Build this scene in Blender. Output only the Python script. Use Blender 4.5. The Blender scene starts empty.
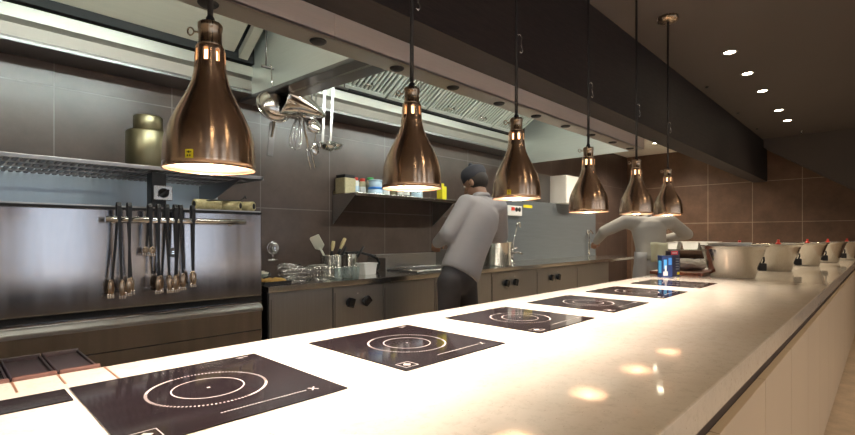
import bpy, bmesh, math, random
from mathutils import Vector, Matrix, Euler
random.seed(7)
S = bpy.context.scene
COL = S.collection
PI = math.pi

# ------------------------------------------------------------------ materials
def nodes(name):
    m = bpy.data.materials.new(name); m.use_nodes = True
    nt = m.node_tree; b = nt.nodes['Principled BSDF']
    return m, nt, b
def setv(b, **k):
    for a, v in k.items():
        b.inputs[a.replace('_', ' ')].default_value = v
def rgb(c): return (c[0], c[1], c[2], 1)
def plain(name, c, rough=.5, metal=0, **k):
    """A colour with a faint procedural mottling so that no surface is dead flat."""
    m, nt, b = nodes(name)
    tc = nt.nodes.new('ShaderNodeTexCoord'); nz = nt.nodes.new('ShaderNodeTexNoise')
    nz.inputs['Scale'].default_value = k.pop('nscale', 14); nz.inputs['Detail'].default_value = 4
    amt = k.pop('amt', .12)
    mx = nt.nodes.new('ShaderNodeMix'); mx.data_type = 'RGBA'
    mx.inputs[6].default_value = rgb([v*(1-amt) for v in c]); mx.inputs[7].default_value = rgb([min(1, v*(1+amt)) for v in c])
    nt.links.new(tc.outputs['Object'], nz.inputs['Vector']); nt.links.new(nz.outputs['Fac'], mx.inputs[0])
    nt.links.new(mx.outputs[2], b.inputs['Base Color'])
    setv(b, Roughness=rough, Metallic=metal); setv(b, **k)
    return m
def brushed(name, c, rough=.25, stretch=(60, 60, 1.2), amt=.1, var=.1, bump=.0, metal=1.0):
    """Brushed metal: streaky noise drives roughness and a little of the tint."""
    m, nt, b = nodes(name)
    tc = nt.nodes.new('ShaderNodeTexCoord'); mp = nt.nodes.new('ShaderNodeMapping'); nz = nt.nodes.new('ShaderNodeTexNoise')
    mp.inputs['Scale'].default_value = stretch; nz.inputs['Scale'].default_value = 3; nz.inputs['Detail'].default_value = 5
    nt.links.new(tc.outputs['Object'], mp.inputs['Vector']); nt.links.new(mp.outputs['Vector'], nz.inputs['Vector'])
    mr = nt.nodes.new('ShaderNodeMapRange')
    mr.inputs['To Min'].default_value = max(.03, rough-var); mr.inputs['To Max'].default_value = rough+var
    nt.links.new(nz.outputs['Fac'], mr.inputs['Value']); nt.links.new(mr.outputs['Result'], b.inputs['Roughness'])
    mx = nt.nodes.new('ShaderNodeMix'); mx.data_type = 'RGBA'
    mx.inputs[6].default_value = rgb([v*(1-amt) for v in c]); mx.inputs[7].default_value = rgb([min(1, v*(1+amt)) for v in c])
    nt.links.new(nz.outputs['Fac'], mx.inputs[0]); nt.links.new(mx.outputs[2], b.inputs['Base Color'])
    setv(b, Metallic=metal)
    if bump:
        bp = nt.nodes.new('ShaderNodeBump'); bp.inputs['Strength'].default_value = bump; bp.inputs['Distance'].default_value = .002
        nt.links.new(nz.outputs['Fac'], bp.inputs['Height']); nt.links.new(bp.outputs['Normal'], b.inputs['Normal'])
    return m
def tiled(name, axes, off, size, c1, c2, grout, rough=.35, mort=.006):
    m, nt, b = nodes(name)
    tc = nt.nodes.new('ShaderNodeTexCoord'); sp = nt.nodes.new('ShaderNodeSeparateXYZ'); cb = nt.nodes.new('ShaderNodeCombineXYZ')
    nt.links.new(tc.outputs['Object'], sp.inputs[0])
    for i, a in enumerate(axes):
        ad = nt.nodes.new('ShaderNodeMath'); ad.operation = 'ADD'; ad.inputs[1].default_value = -off[i] + 20*size[i]
        nt.links.new(sp.outputs['XYZ'.index(a)], ad.inputs[0]); nt.links.new(ad.outputs[0], cb.inputs[i])
    br = nt.nodes.new('ShaderNodeTexBrick'); br.offset = 0; br.squash = 1
    setv(br, Scale=1.0)
    br.inputs['Brick Width'].default_value = size[0]; br.inputs['Row Height'].default_value = size[1]
    br.inputs['Mortar Size'].default_value = mort; br.inputs['Mortar Smooth'].default_value = .1; br.inputs['Bias'].default_value = 0
    br.inputs['Color1'].default_value = rgb(c1); br.inputs['Color2'].default_value = rgb(c2); br.inputs['Mortar'].default_value = rgb(grout)
    nt.links.new(cb.outputs[0], br.inputs['Vector'])
    nz = nt.nodes.new('ShaderNodeTexNoise'); nz.inputs['Scale'].default_value = 3.5; nz.inputs['Detail'].default_value = 8; nz.inputs['Roughness'].default_value = .7
    nt.links.new(tc.outputs['Object'], nz.inputs['Vector'])
    cr = nt.nodes.new('ShaderNodeValToRGB'); cr.color_ramp.elements[0].position = .3; cr.color_ramp.elements[1].position = .75
    cr.color_ramp.elements[0].color = (.7, .7, .7, 1); cr.color_ramp.elements[1].color = (1.35, 1.3, 1.3, 1)
    nt.links.new(nz.outputs['Fac'], cr.inputs[0])
    mx = nt.nodes.new('ShaderNodeMix'); mx.data_type = 'RGBA'; mx.blend_type = 'MULTIPLY'; mx.inputs[0].default_value = 1
    nt.links.new(br.outputs['Color'], mx.inputs[6]); nt.links.new(cr.outputs[0], mx.inputs[7]); nt.links.new(mx.outputs[2], b.inputs['Base Color'])
    setv(b, Roughness=rough)
    bp = nt.nodes.new('ShaderNodeBump'); bp.inputs['Strength'].default_value = .4; bp.inputs['Distance'].default_value = .003; bp.invert = True
    nt.links.new(br.outputs['Fac'], bp.inputs['Height']); nt.links.new(bp.outputs['Normal'], b.inputs['Normal'])
    return m
def emit(name, c, s):
    m, nt, b = nodes(name)
    setv(b, Base_Color=rgb(c), Emission_Color=rgb(c), Emission_Strength=s)
    return m
def quartz():
    m, nt, b = nodes('quartz')
    tc = nt.nodes.new('ShaderNodeTexCoord')
    n1 = nt.nodes.new('ShaderNodeTexNoise'); n1.inputs['Scale'].default_value = 55; n1.inputs['Detail'].default_value = 6; n1.inputs['Roughness'].default_value = .75
    n2 = nt.nodes.new('ShaderNodeTexNoise'); n2.inputs['Scale'].default_value = 5; n2.inputs['Detail'].default_value = 6; n2.inputs['Distortion'].default_value = 1.2
    v = nt.nodes.new('ShaderNodeTexVoronoi'); v.inputs['Scale'].default_value = 42; v.inputs['Randomness'].default_value = 1
    mp = nt.nodes.new('ShaderNodeMapping'); mp.inputs['Rotation'].default_value = (0, 0, .6); mp.inputs['Scale'].default_value = (1, 2.6, 1)
    nt.links.new(tc.outputs['Object'], mp.inputs['Vector']); nt.links.new(mp.outputs[0], v.inputs['Vector'])
    for n in (n1, n2): nt.links.new(tc.outputs['Object'], n.inputs['Vector'])
    r1 = nt.nodes.new('ShaderNodeValToRGB'); r1.color_ramp.elements[0].position = .30; r1.color_ramp.elements[1].position = .50
    r1.color_ramp.elements[0].color = (.60, .55, .475, 1); r1.color_ramp.elements[1].color = (.71, .655, .58, 1)
    nt.links.new(n1.outputs['Fac'], r1.inputs[0])
    r2 = nt.nodes.new('ShaderNodeValToRGB'); r2.color_ramp.elements[0].color = (.90, .88, .85, 1); r2.color_ramp.elements[1].color = (1.05, 1.05, 1.05, 1)
    nt.links.new(n2.outputs['Fac'], r2.inputs[0])
    r3 = nt.nodes.new('ShaderNodeValToRGB'); r3.color_ramp.elements[0].position = .05; r3.color_ramp.elements[1].position = .12
    r3.color_ramp.elements[0].color = (.72, .66, .6, 1); r3.color_ramp.elements[1].color = (1, 1, 1, 1)
    nt.links.new(v.outputs['Distance'], r3.inputs[0])
    a = nt.nodes.new('ShaderNodeMix'); a.data_type = 'RGBA'; a.blend_type = 'MULTIPLY'; a.inputs[0].default_value = 1
    c = nt.nodes.new('ShaderNodeMix'); c.data_type = 'RGBA'; c.blend_type = 'MULTIPLY'; c.inputs[0].default_value = 1
    nt.links.new(r1.outputs[0], a.inputs[6]); nt.links.new(r2.outputs[0], a.inputs[7])
    nt.links.new(a.outputs[2], c.inputs[6]); nt.links.new(r3.outputs[0], c.inputs[7]); nt.links.new(c.outputs[2], b.inputs['Base Color'])
    setv(b, Roughness=.06, Specular_IOR_Level=.6)
    return m
def wood(name, c1, c2, stretch=(1.2, 18, 18), rough=.55):
    m, nt, b = nodes(name)
    tc = nt.nodes.new('ShaderNodeTexCoord'); mp = nt.nodes.new('ShaderNodeMapping'); mp.inputs['Scale'].default_value = stretch
    w = nt.nodes.new('ShaderNodeTexNoise'); w.inputs['Scale'].default_value = 4; w.inputs['Detail'].default_value = 8; w.inputs['Distortion'].default_value = 1.5
    r = nt.nodes.new('ShaderNodeValToRGB'); r.color_ramp.elements[0].position = .35; r.color_ramp.elements[1].position = .7
    r.color_ramp.elements[0].color = rgb(c1); r.color_ramp.elements[1].color = rgb(c2)
    nt.links.new(tc.outputs['Object'], mp.inputs[0]); nt.links.new(mp.outputs[0], w.inputs['Vector']); nt.links.new(w.outputs['Fac'], r.inputs[0]); nt.links.new(r.outputs[0], b.inputs['Base Color'])
    setv(b, Roughness=rough)
    return m
def clear(name, c=(.9, .95, .95), a=.25, rough=.08):
    m, nt, b = nodes(name)
    tr = nt.nodes.new('ShaderNodeBsdfTransparent'); tr.inputs[0].default_value = rgb(c)
    mx = nt.nodes.new('ShaderNodeMixShader'); mx.inputs[0].default_value = a
    out = nt.nodes['Material Output']
    setv(b, Base_Color=rgb(c), Roughness=rough)
    nt.links.new(tr.outputs[0], mx.inputs[1]); nt.links.new(b.outputs[0], mx.inputs[2]); nt.links.new(mx.outputs[0], out.inputs[0])
    return m

M = {}
M['steel'] = brushed('steel', (.50, .49, .48), .30, (1.5, 60, 60), .10, .08)
M['steel_v'] = brushed('steel_v', (.38, .375, .37), .34, (30, 30, 1.0), .12, .08, metal=.85)
M['steel_fascia_bounce'] = brushed('steel_fascia_bounce', (.92, .78, .69), .42, (1.2, 40, 40), .06, .06, metal=.2)  # light pinkish tone paints the warm counter bounce into the steel
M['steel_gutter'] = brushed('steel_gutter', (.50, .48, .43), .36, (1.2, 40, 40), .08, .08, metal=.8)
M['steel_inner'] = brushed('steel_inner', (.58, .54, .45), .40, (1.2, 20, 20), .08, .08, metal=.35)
M['steel_filter'] = brushed('steel_filter', (.62, .65, .60), .34, (40, 1.2, 40), .08, .08, metal=.5)
M['steel_blue'] = brushed('steel_blue', (.19, .215, .235), .36, (1.0, 14, 14), .16, .10, metal=.45)
M['steel_oven'] = brushed('steel_oven', (.40, .385, .395), .17, (7, 7, .4), .25, .07, .06)
M['steel_back_lit'] = brushed('steel_back_lit', (.50, .57, .63), .34, (7, 7, .6), .10, .08, metal=.5)  # pale blue tone paints in the cool light of the hood
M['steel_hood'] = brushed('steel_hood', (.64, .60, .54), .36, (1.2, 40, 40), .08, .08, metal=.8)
M['steel_bright'] = brushed('steel_bright', (.70, .68, .64), .17, (40, 40, 2), .08, .06)
M['steel_dark'] = brushed('steel_dark', (.22, .21, .21), .35, (2, 40, 40), .12, .08)
M['chrome'] = brushed('chrome', (.80, .79, .77), .10, (20, 20, 4), .04, .04)
M['copper'] = brushed('copper', (.72, .52, .37), .24, (70, 70, 1.0), .12, .06)
for _m, _a in (('copper', .75), ):
    _nt = M[_m].node_tree; _b = _nt.nodes['Principled BSDF']; _t = _nt.nodes.new('ShaderNodeTangent'); _t.direction_type = 'RADIAL'; _t.axis = 'Z'
    _nt.links.new(_t.outputs[0], _b.inputs['Tangent']); setv(_b, Anisotropic=_a, Anisotropic_Rotation=.25)
M['copper_inner'] = plain('copper_inner', (.62, .47, .35), .35, 1.0)
M['brass'] = brushed('brass', (.26, .235, .145), .38, (40, 40, 1.5), .12, .08)
M['bronze'] = brushed('bronze', (.50, .38, .27), .28, (50, 50, 3), .1, .06)
M['quartz'] = quartz()
M['panel'] = plain('panel', (.60, .50, .385), .45, nscale=2, amt=.06)
M['reveal'] = plain('reveal', (.045, .03, .025), .6)
M['seam'] = plain('seam', (.24, .12, .07), .6)
M['glass_black'] = plain('glass_black', (.016, .011, .013), .07, amt=.2, nscale=3)
M['mark'] = plain('mark', (.40, .36, .34), .4, amt=.05)
M['black'] = plain('black', (.012, .012, .013), .45)
M['rubber'] = plain('rubber', (.014, .013, .014), .6)
M['black_gloss'] = plain('black_gloss', (.015, .015, .017), .2)
M['dark_gap'] = plain('dark_gap', (.008, .008, .009), .7)
M['white'] = plain('white', (.80, .79, .76), .5, amt=.04)
M['offwhite'] = plain('offwhite', (.72, .70, .58), .5, amt=.05)
M['plastic_clear'] = clear('plastic_clear', (.85, .9, .9), .12)
M['yellow'] = plain('yellow', (.85, .72, .03), .45, amt=.04)
M['red'] = plain('red', (.70, .05, .03), .4, amt=.05)
M['green'] = plain('green', (.05, .42, .10), .4, amt=.05)
M['blue'] = plain('blue', (.05, .25, .72), .4, amt=.05)
M['paleblue'] = plain('paleblue', (.55, .70, .82), .45, amt=.05)
M['navy'] = plain('navy', (.012, .03, .14), .3, amt=.1)
M['cyan'] = plain('cyan', (.08, .42, .85), .35, amt=.08)
M['ink'] = plain('ink', (.022, .018, .045), .35, amt=.1)
M['carton_red'] = plain('carton_red', (.62, .06, .09), .35, amt=.1)
M['spice'] = plain('spice', (.50, .43, .26), .5, amt=.25, nscale=60)
M['board'] = wood('board', (.20, .055, .03), (.34, .11, .055), (2, 14, 14), .45)
M['wood_pale'] = wood('wood_pale', (.50, .40, .20), (.68, .56, .30), (3, 30, 30), .5)
M['paper_roll'] = wood('paper_roll', (.42, .36, .17), (.60, .53, .30), (20, 3, 20), .6)
M['beam'] = wood('beam', (.012, .008, .0075), (.028, .019, .017), (2.0, 26, 26), .62)
M['ceiling'] = plain('ceiling', (.085, .068, .058), .75, nscale=1.5, amt=.10)
M['plaster'] = plain('plaster', (.84, .80, .70), .8, nscale=2, amt=.04)
M['floor'] = tiled('floor', 'XY', (0, 0), (.3, .3), (.52, .43, .335), (.54, .445, .345), (.50, .41, .32), .6, .003)
M['tile_back'] = tiled('tile_back', 'XZ', (1.69, 1.41), (.61, .625), (.078, .054, .045), (.088, .062, .050), (.165, .14, .125), .30, .0035)
M['tile_end'] = tiled('tile_end', 'YZ', (1.46, 1.41), (.60, .615), (.125, .072, .047), (.140, .082, .053), (.33, .25, .18), .32, .0045)
M['nugget'] = plain('nugget', (.62, .38, .10), .6, amt=.35, nscale=40)
M['tray_brown'] = plain('tray_brown', (.032, .020, .023), .42, amt=.15)
M['tray_edge'] = plain('tray_edge', (.11, .050, .038), .5, amt=.15)
M['cloth'] = plain('cloth', (.72, .70, .66), .85, amt=.06)
M['coat'] = plain('coat', (.40, .39, .40), .85, amt=.08, nscale=9)
M['coat_grey'] = plain('coat_grey', (.36, .34, .31), .85, amt=.08, nscale=9)
M['apron'] = plain('apron', (.36, .35, .35), .85, amt=.08)
M['towel'] = plain('towel', (.55, .55, .40), .9, amt=.06)
M['trousers'] = plain('trousers', (.055, .055, .062), .8, amt=.2)
M['cap_cloth'] = plain('cap_cloth', (.040, .043, .055), .8, amt=.15)
M['skin'] = plain('skin', (.30, .17, .11), .5, amt=.08, Subsurface_Weight=.05)
M['hair'] = plain('hair', (.02, .015, .012), .6, amt=.3)
M['eye'] = plain('eye', (.7, .7, .68), .2, amt=.02)
M['label_paper'] = plain('label_paper', (.78, .76, .72), .5, amt=.05)
M['bulb'] = emit('bulb', (1.0, .58, .28), 5)
M['downlight_glow'] = emit('downlight_glow', (1.0, .86, .62), 22)
M['tube_glow'] = emit('tube_glow', (.86, 1.0, .98), 7)
M['pane'] = clear('pane', (.97, .98, 1), .06, .02)

# ------------------------------------------------------------------ mesh builder
class MB:
    def __init__(s): s.bm = bmesh.new(); s.mats = []
    def _mi(s, m):
        if m not in s.mats: s.mats.append(m)
        return s.mats.index(m)
    def _merge(s, t, m=None, mat=None, smooth=False):
        if mat is not None: t.transform(mat)
        i = s._mi(m) if m else 0
        me = bpy.data.meshes.new('tmp')
        for f in t.faces: f.material_index = i; f.smooth = smooth or f.smooth
        t.to_mesh(me); t.free()
        s.bm.from_mesh(me); bpy.data.meshes.remove(me)
        return s
    def box(s, x0, x1, y0, y1, z0, z1, bev=0, m=None, mat=None, seg=2):
        t = bmesh.new(); bmesh.ops.create_cube(t, size=1)
        for v in t.verts:
            v.co = Vector((x0+(v.co.x+.5)*(x1-x0), y0+(v.co.y+.5)*(y1-y0), z0+(v.co.z+.5)*(z1-z0)))
        if bev: bmesh.ops.bevel(t, geom=t.edges[:], offset=bev, segments=seg, affect='EDGES', profile=.6)
        return s._merge(t, m, mat)
    def lathe(s, prof, seg=40, m=None, mat=None, smooth=True, skip=None, cap=True):
        """prof: (r, z) list; r = 0 makes a pole. skip(i, j) leaves a face out (real openings)."""
        t = bmesh.new(); rings = []
        for r, z in prof:
            if r < 1e-6: rings.append([t.verts.new((0, 0, z))])
            else: rings.append([t.verts.new((r*math.cos(2*PI*k/seg), r*math.sin(2*PI*k/seg), z)) for k in range(seg)])
        for i in range(len(rings)-1):
            a, b = rings[i], rings[i+1]
            for k in range(seg):
                if skip and skip(i, k): continue
                k2 = (k+1) % seg
                q = [a[k] if len(a) > 1 else a[0], a[k2] if len(a) > 1 else None, b[k2] if len(b) > 1 else None, b[k] if len(b) > 1 else b[0]]
                q = [x for x in q if x is not None]
                if len(set(q)) >= 3:
                    f = t.faces.new(list(dict.fromkeys(q))); f.smooth = smooth
        bmesh.ops.recalc_face_normals(t, faces=t.faces)
        return s._merge(t, m, mat)
    def tube(s, pts, r, seg=10, m=None, mat=None, closed=False, radii=None):
        t = bmesh.new(); pts = [Vector(p) for p in pts]; n = len(pts); rings = []
        up = None
        for i, p in enumerate(pts):
            if closed: d = pts[(i+1) % n]-pts[i-1]
            else: d = (pts[min(i+1, n-1)]-pts[max(i-1, 0)])
            d.normalize()
            if up is None:
                up = Vector((0, 0, 1)) if abs(d.z) < .9 else Vector((1, 0, 0))
            u = (up-d*up.dot(d))
            if u.length < 1e-4: u = d.orthogonal()
            u.normalize(); w = d.cross(u); up = u
            rr = radii[i] if radii else r
            rings.append([t.verts.new(p+rr*(math.cos(2*PI*k/seg)*u+math.sin(2*PI*k/seg)*w)) for k in range(seg)])
        for i in range(n if closed else n-1):
            a, b = rings[i], rings[(i+1) % n]
            for k in range(seg):
                f = t.faces.new((a[k], a[(k+1) % seg], b[(k+1) % seg], b[k])); f.smooth = True
        if not closed:
            t.faces.new(rings[0][::-1]); t.faces.new(rings[-1])
        bmesh.ops.recalc_face_normals(t, faces=t.faces)
        return s._merge(t, m, mat)
    def prism(s, poly, axis, a0, a1, m=None, mat=None, bev=0):
        """poly: 2-D outline in the plane across axis ('x': (y,z), 'y': (x,z), 'z': (x,y))."""
        t = bmesh.new()
        def P(p, a): return {'x': (a, p[0], p[1]), 'y': (p[0], a, p[1]), 'z': (p[0], p[1], a)}[axis]
        A = [t.verts.new(P(p, a0)) for p in poly]; B = [t.verts.new(P(p, a1)) for p in poly]; n = len(poly)
        t.faces.new(A[::-1]); t.faces.new(B)
        for i in range(n): t.faces.new((A[i], A[(i+1) % n], B[(i+1) % n], B[i]))
        bmesh.ops.recalc_face_normals(t, faces=t.faces)
        if bev: bmesh.ops.bevel(t, geom=t.edges[:], offset=bev, segments=2, affect='EDGES')
        return s._merge(t, m, mat)
    def ell(s, c, r, m=None, rot=None, sub=3):
        t = bmesh.new(); bmesh.ops.create_icosphere(t, subdivisions=sub, radius=1)
        mat = Matrix.Translation(c) @ (rot.to_matrix().to_4x4() if rot else Matrix()) @ Matrix.Diagonal((*(r if hasattr(r, '__len__') else (r, r, r)), 1))
        for f in t.faces: f.smooth = True
        return s._merge(t, m, mat)
    def cap(s, a, b, ra, rb, m=None, seg=16):
        """A closed tapered capsule from a to b."""
        a, b = Vector(a), Vector(b); L = (b-a).length
        prof = [(0, -ra)]+[(ra*math.cos(t), ra*math.sin(t)) for t in (-1.2, -.8, -.4)]+[(ra, 0), (rb, L)]+[(rb*math.cos(t), L+rb*math.sin(t)) for t in (.4, .8, 1.2)]+[(0, L+rb)]
        q = (b-a).normalized().to_track_quat('Z', 'Y')
        return s.lathe(prof, seg, m, Matrix.Translation(a) @ q.to_matrix().to_4x4())
    def build(s, name, mat=None, parent=None, loc=None):
        me = bpy.data.meshes.new(name); s.bm.to_mesh(me); s.bm.free()
        if s.mats and s.mats[0] is not None:
            for m in s.mats: me.materials.append(M[m])
        else: me.materials.append(M[mat])
        o = bpy.data.objects.new(name, me); COL.objects.link(o)
        if parent: o.parent = parent
        if loc: o.location = loc
        return o
def tag(o, label, cat, group=None):
    o['label'] = label; o['category'] = cat
    if group: o['group'] = group
    return o
def thing(name, label, cat, loc=(0, 0, 0), rz=0, group=None):
    o = bpy.data.objects.new(name, None); COL.objects.link(o); o.empty_display_size = .05
    o.location = loc; o.rotation_euler = (0, 0, rz)
    return tag(o, label, cat, group)
def struct(o): o['kind'] = 'structure'; return o
def dup(root, loc, label=None, rz=None):
    r = root.copy(); COL.objects.link(r); r.location = loc
    if rz is not None: r.rotation_euler = (0, 0, rz)
    if label: r['label'] = label
    for ch in list(root.children):
        c = ch.copy(); COL.objects.link(c); c.parent = r
        for g in list(ch.children):
            d = g.copy(); COL.objects.link(d); d.parent = c
    return r
def T(*p): return Matrix.Translation(p)
def R(a, ax): return Matrix.Rotation(a, 4, ax)

# ------------------------------------------------------------------ camera
cam = bpy.data.objects.new('camera', bpy.data.cameras.new('camera')); COL.objects.link(cam)
cam.location = (0, 0, 1.2); cam.rotation_euler = (math.radians(90), 0, math.radians(-46.1))
cam.data.sensor_width = 36; cam.data.lens = 36*476/855; cam.data.shift_y = 18.5/855; cam.data.clip_start = .02
S.camera = cam
S.view_settings.view_transform = 'Standard'; S.view_settings.look = 'None'; S.view_settings.gamma = 1; S.view_settings.exposure = 0
S.view_settings.use_curve_mapping = False

# ------------------------------------------------------------------ room shell
XL, XE, YD, YB, ZC = -3.0, 8.65, -4.0, 3.35, 2.59
struct(MB().box(XL, XE, YD, YB, -.1, 0).build('floor', 'floor'))
struct(MB().box(XL, XE, YB, YB+.15, 0, 3.2).build('wall_back', 'tile_back'))
struct(MB().box(XE, XE+.15, YD, YB+.15, 0, 3.2).build('wall_end', 'tile_end'))
struct(MB().box(XL-.15, XL, YD, YB+.15, 0, 3.2).build('wall_side', 'plaster'))
struct(MB().box(XL, XE, YD, 1.275, ZC, ZC+.1).build('ceiling', 'ceiling'))
struct(MB().box(XL, XE, 1.275, 1.45, 2.0125, 2.70).build('ceiling_beam', 'beam'))
struct(MB().box(XL, 4.90, 1.45, YB, 3.05, 3.15).box(4.90, XE, 1.45, YB, ZC+.02, ZC+.12).box(4.88, 4.93, 1.45, YB, ZC+.02, 3.15).build('ceiling_kitchen', 'plaster'))
# sloping dark underside at the far end, above the pans
struct(MB().prism([(1.26, 2.47), (.29, 1.80), (-1.4, .62), (-1.4, 2.60), (1.26, 2.60)], 'x', 8.25, XE).build('ceiling_bulkhead', 'ceiling'))
# dining side wall with its windows (behind the camera, the daylight of the room)
wins = [(-2.6, -1.7), (-.9, .0), (.9, 1.8), (2.9, 3.8), (5.0, 5.9)]
w = MB().box(XL, XE, YD-.2, YD, 0, .12).box(XL, XE, YD-.2, YD, 2.2, 3.2)
edges = [XL]+[e for a in wins for e in a]+[XE]
for i in range(0, len(edges), 2): w.box(edges[i], edges[i+1], YD-.2, YD, .12, 2.2)
struct(w.build('wall_dining', 'plaster'))
for i, (a, b) in enumerate(wins):
    f = MB()
    for (p, q, r, t) in ((a, a+.05, .12, 2.2), (b-.05, b, .12, 2.2), (a, b, .12, .17), (a, b, 2.15, 2.2), ((a+b)/2-.025, (a+b)/2+.025, .12, 2.2)):
        f.box(p, q, YD-.14, YD-.06, r, t)
    fo = struct(f.build('window_%d' % (i+1), 'black'))
    MB().box(a+.05, b-.05, YD-.105, YD-.095, .17, 2.15).build('pane', 'pane', fo)
    L = bpy.data.lights.new('portal', 'AREA'); L.shape = 'RECTANGLE'; L.size = b-a; L.size_y = 2.08; L.cycles.is_portal = True
    lo = bpy.data.objects.new('portal', L); COL.objects.link(lo); lo.location = ((a+b)/2, YD-.02, 1.16); lo.rotation_euler = (math.radians(90), 0, 0)
world = bpy.data.worlds.new('world'); S.world = world; world.use_nodes = True
bg = world.node_tree.nodes['Background']; bg.inputs[0].default_value = (.80, .90, 1.0, 1); bg.inputs[1].default_value = 3.0
def light(kind, loc, power, col, rot=(0, 0, 0), **k):
    L = bpy.data.lights.new('lamp_light', kind); L.energy = power; L.color = col
    for a, v in k.items(): setattr(L, a, v)
    o = bpy.data.objects.new('lamp_light', L); COL.objects.link(o); o.location = loc; o.rotation_euler = rot
    return o
PW_LAMP, PW_DOWN, PW_DINE, PW_HOOD, PW_HOOD2, PW_KIT = 46, 7, 44, 7.5, 7.5, 95
# ------------------------------------------------------------------ serving counter
ZT = .90
counter = thing('serving_counter', 'long cream quartz serving counter with cooktops set into its top', 'counter', (0, 0, 0))
MB().box(-1.0, XE-.005, .247, 1.295, ZT-.062, ZT, .004).build('worktop', 'quartz', counter)
MB().box(-1.0, XE-.005, .285, 1.25, ZT-.17, ZT-.062).build('shadow_gap', 'reveal', counter)
xs = -1.0
while xs < 8.5:
    x1 = min(xs+.55, XE-.01)
    MB().box(xs+.003, x1-.003, .262, .284, .03, ZT-.135, .0015).build('front_panel', 'panel', counter)
    xs += .55
MB().box(-1.0, XE-.01, .284, 1.24, .03, ZT-.17).build('body', 'panel', counter)
MB().box(-1.0, XE-.01, .32, 1.20, 0, .03).build('plinth', 'reveal', counter)
for x, y0 in ((.272, 1.157), (.187, 1.20), (.112, 1.20)):
    MB().box(x-.002, x+.002, y0, 1.293, ZT-.001, ZT+.0006).build('joint', 'seam', counter)
MB().box(-1.0, .272, 1.29, 1.56, ZT-.06, ZT-.022, .003).build('rear_ledge', 'steel_dark', counter)
strip = tag(MB().box(-.55, .178, 1.066, 1.154, ZT-.004, ZT+.0025, .001).build('reflection_strip', 'glass_black'), 'narrow black strip standing in for a smeared reflection beside the nearest cooktop', 'reflection')  # made-up strip, its black stands for a smeared cooktop reflection

# three brown trays on the rear ledge
tr = thing('serving_tray', 'dark brown tray behind counter edge nearest the close cooktop', 'tray', (.229, 1.42, ZT-.022), 0, 'brown trays behind the counter')
MB().box(-.036, .036, -.115, .115, 0, .016, .003).build('base', 'tray_brown', tr)
MB().box(-.038, .038, -.125, -.113, 0, .030, .004).build('front_lip', 'tray_edge', tr)
MB().box(-.038, -.033, -.115, .12, 0, .022, .002).box(.033, .038, -.115, .12, 0, .022, .002).box(-.038, .038, .114, .122, 0, .026, .002).build('rim', 'tray_brown', tr)
dup(tr, (.150, 1.418, ZT-.022), 'dark brown tray between two like it on the ledge behind the counter')
dup(tr, (.071, 1.416, ZT-.022), 'dark brown tray at the picture edge on the ledge behind counter')

# ------------------------------------------------------------------ induction cooktops
def arc_strip(mb, r0, r1, a0, a1, n=24, m='mark', z=0):
    t = bmesh.new(); prev = None
    for i in range(n+1):
        a = a0+(a1-a0)*i/n
        p = (t.verts.new((r0*math.cos(a), r0*math.sin(a), z)), t.verts.new((r1*math.cos(a), r1*math.sin(a), z)))
        if prev: t.faces.new((prev[0], prev[1], p[1], p[0]))
        prev = p
    for f in t.faces:
        if f.normal.z < 0: f.normal_flip()
    bmesh.ops.recalc_face_normals(t, faces=t.faces)
    mb._merge(t, m)
def flat(mb, x0, x1, y0, y1, m='mark', z=0, a=0):
    t = bmesh.new(); c = Vector(((x0+x1)/2, (y0+y1)/2, 0)); rot = Matrix.Rotation(a, 4, 'Z')
    vs = [t.verts.new(c+rot @ (Vector((x, y, z))-c)) for x, y in ((x0, y0), (x1, y0), (x1, y1), (x0, y1))]
    t.faces.new(vs); mb._merge(t, m)
def cooktop(loc, label):
    o = thing('induction_cooktop', label, 'cooktop', loc, 0, 'cooktops in the counter')
    MB().box(-.19, .19, -.197, .197, .0002, .0028, .0010).build('glass_plate', 'glass_black', o)
    z = .0032
    r = MB()
    q = PI*.74
    for k in (0, 1):                                        # two solid arcs, dotted runs between
        arc_strip(r, .1045, .1095, q-.42+k*PI, q+.42+k*PI, 24, 'mark', z)
        a = q+.45+k*PI
        while a < q+PI-.45+k*PI:
            arc_strip(r, .1040, .1095, a, a+.030, 2, 'mark', z); a += .064
    r.build('outer_ring', 'mark', o)
    r = MB(); arc_strip(r, .0635, .0665, 0, 2*PI, 64, 'mark', z); flat(r, -.003, .003, -.003, .003, 'mark', z); r.build('inner_ring', 'mark', o)
    r = MB()
    for k in range(30): flat(r, -.04+k*.0055, -.04+k*.0055+.0042, -.1545, -.1515, 'mark', z)
    flat(r, .128, .150, -.1545, -.1515, 'mark', z, .9); flat(r, .128, .150, -.1545, -.1515, 'mark', z, -.9)
    r.build('control_bar', 'mark', o)
    r = MB()
    for a in ((-.175, -.135, -.182, -.180), (-.175, -.135, -.146, -.144), (-.175, -.173, -.182, -.144), (-.137, -.135, -.182, -.144)): flat(r, *a, 'mark', z)
    flat(r, -.163, -.147, -.171, -.155, 'mark', z, PI/4)
    r.build('corner_mark', 'mark', o)
    r = MB(); flat(r, .135, .165, .178, .181, 'mark', z); flat(r, .138, .150, .171, .174, 'mark', z); r.build('rating_mark', 'mark', o)
    return o
CT = [.375, .915, 1.483, 2.035, 2.613, 3.235]
LX = [.384, .962, 1.463, 2.049, 2.633, 3.243]
LY = [.971, .989, .962, .9655, .969, .998]
clab = ['black glass cooktop under the nearest copper lamp', 'black glass cooktop under the second copper lamp from the camera',
        'black glass cooktop under the third copper lamp along the counter', 'black glass cooktop under the fourth copper lamp along the counter',
        'black glass cooktop second from the blue carton, under fifth lamp', 'black glass cooktop right in front of the blue carton']
c0 = cooktop((CT[0], .957, ZT), clab[0])
for x, l in zip(CT[1:], clab[1:]): dup(c0, (x, .960, ZT), l)

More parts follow.
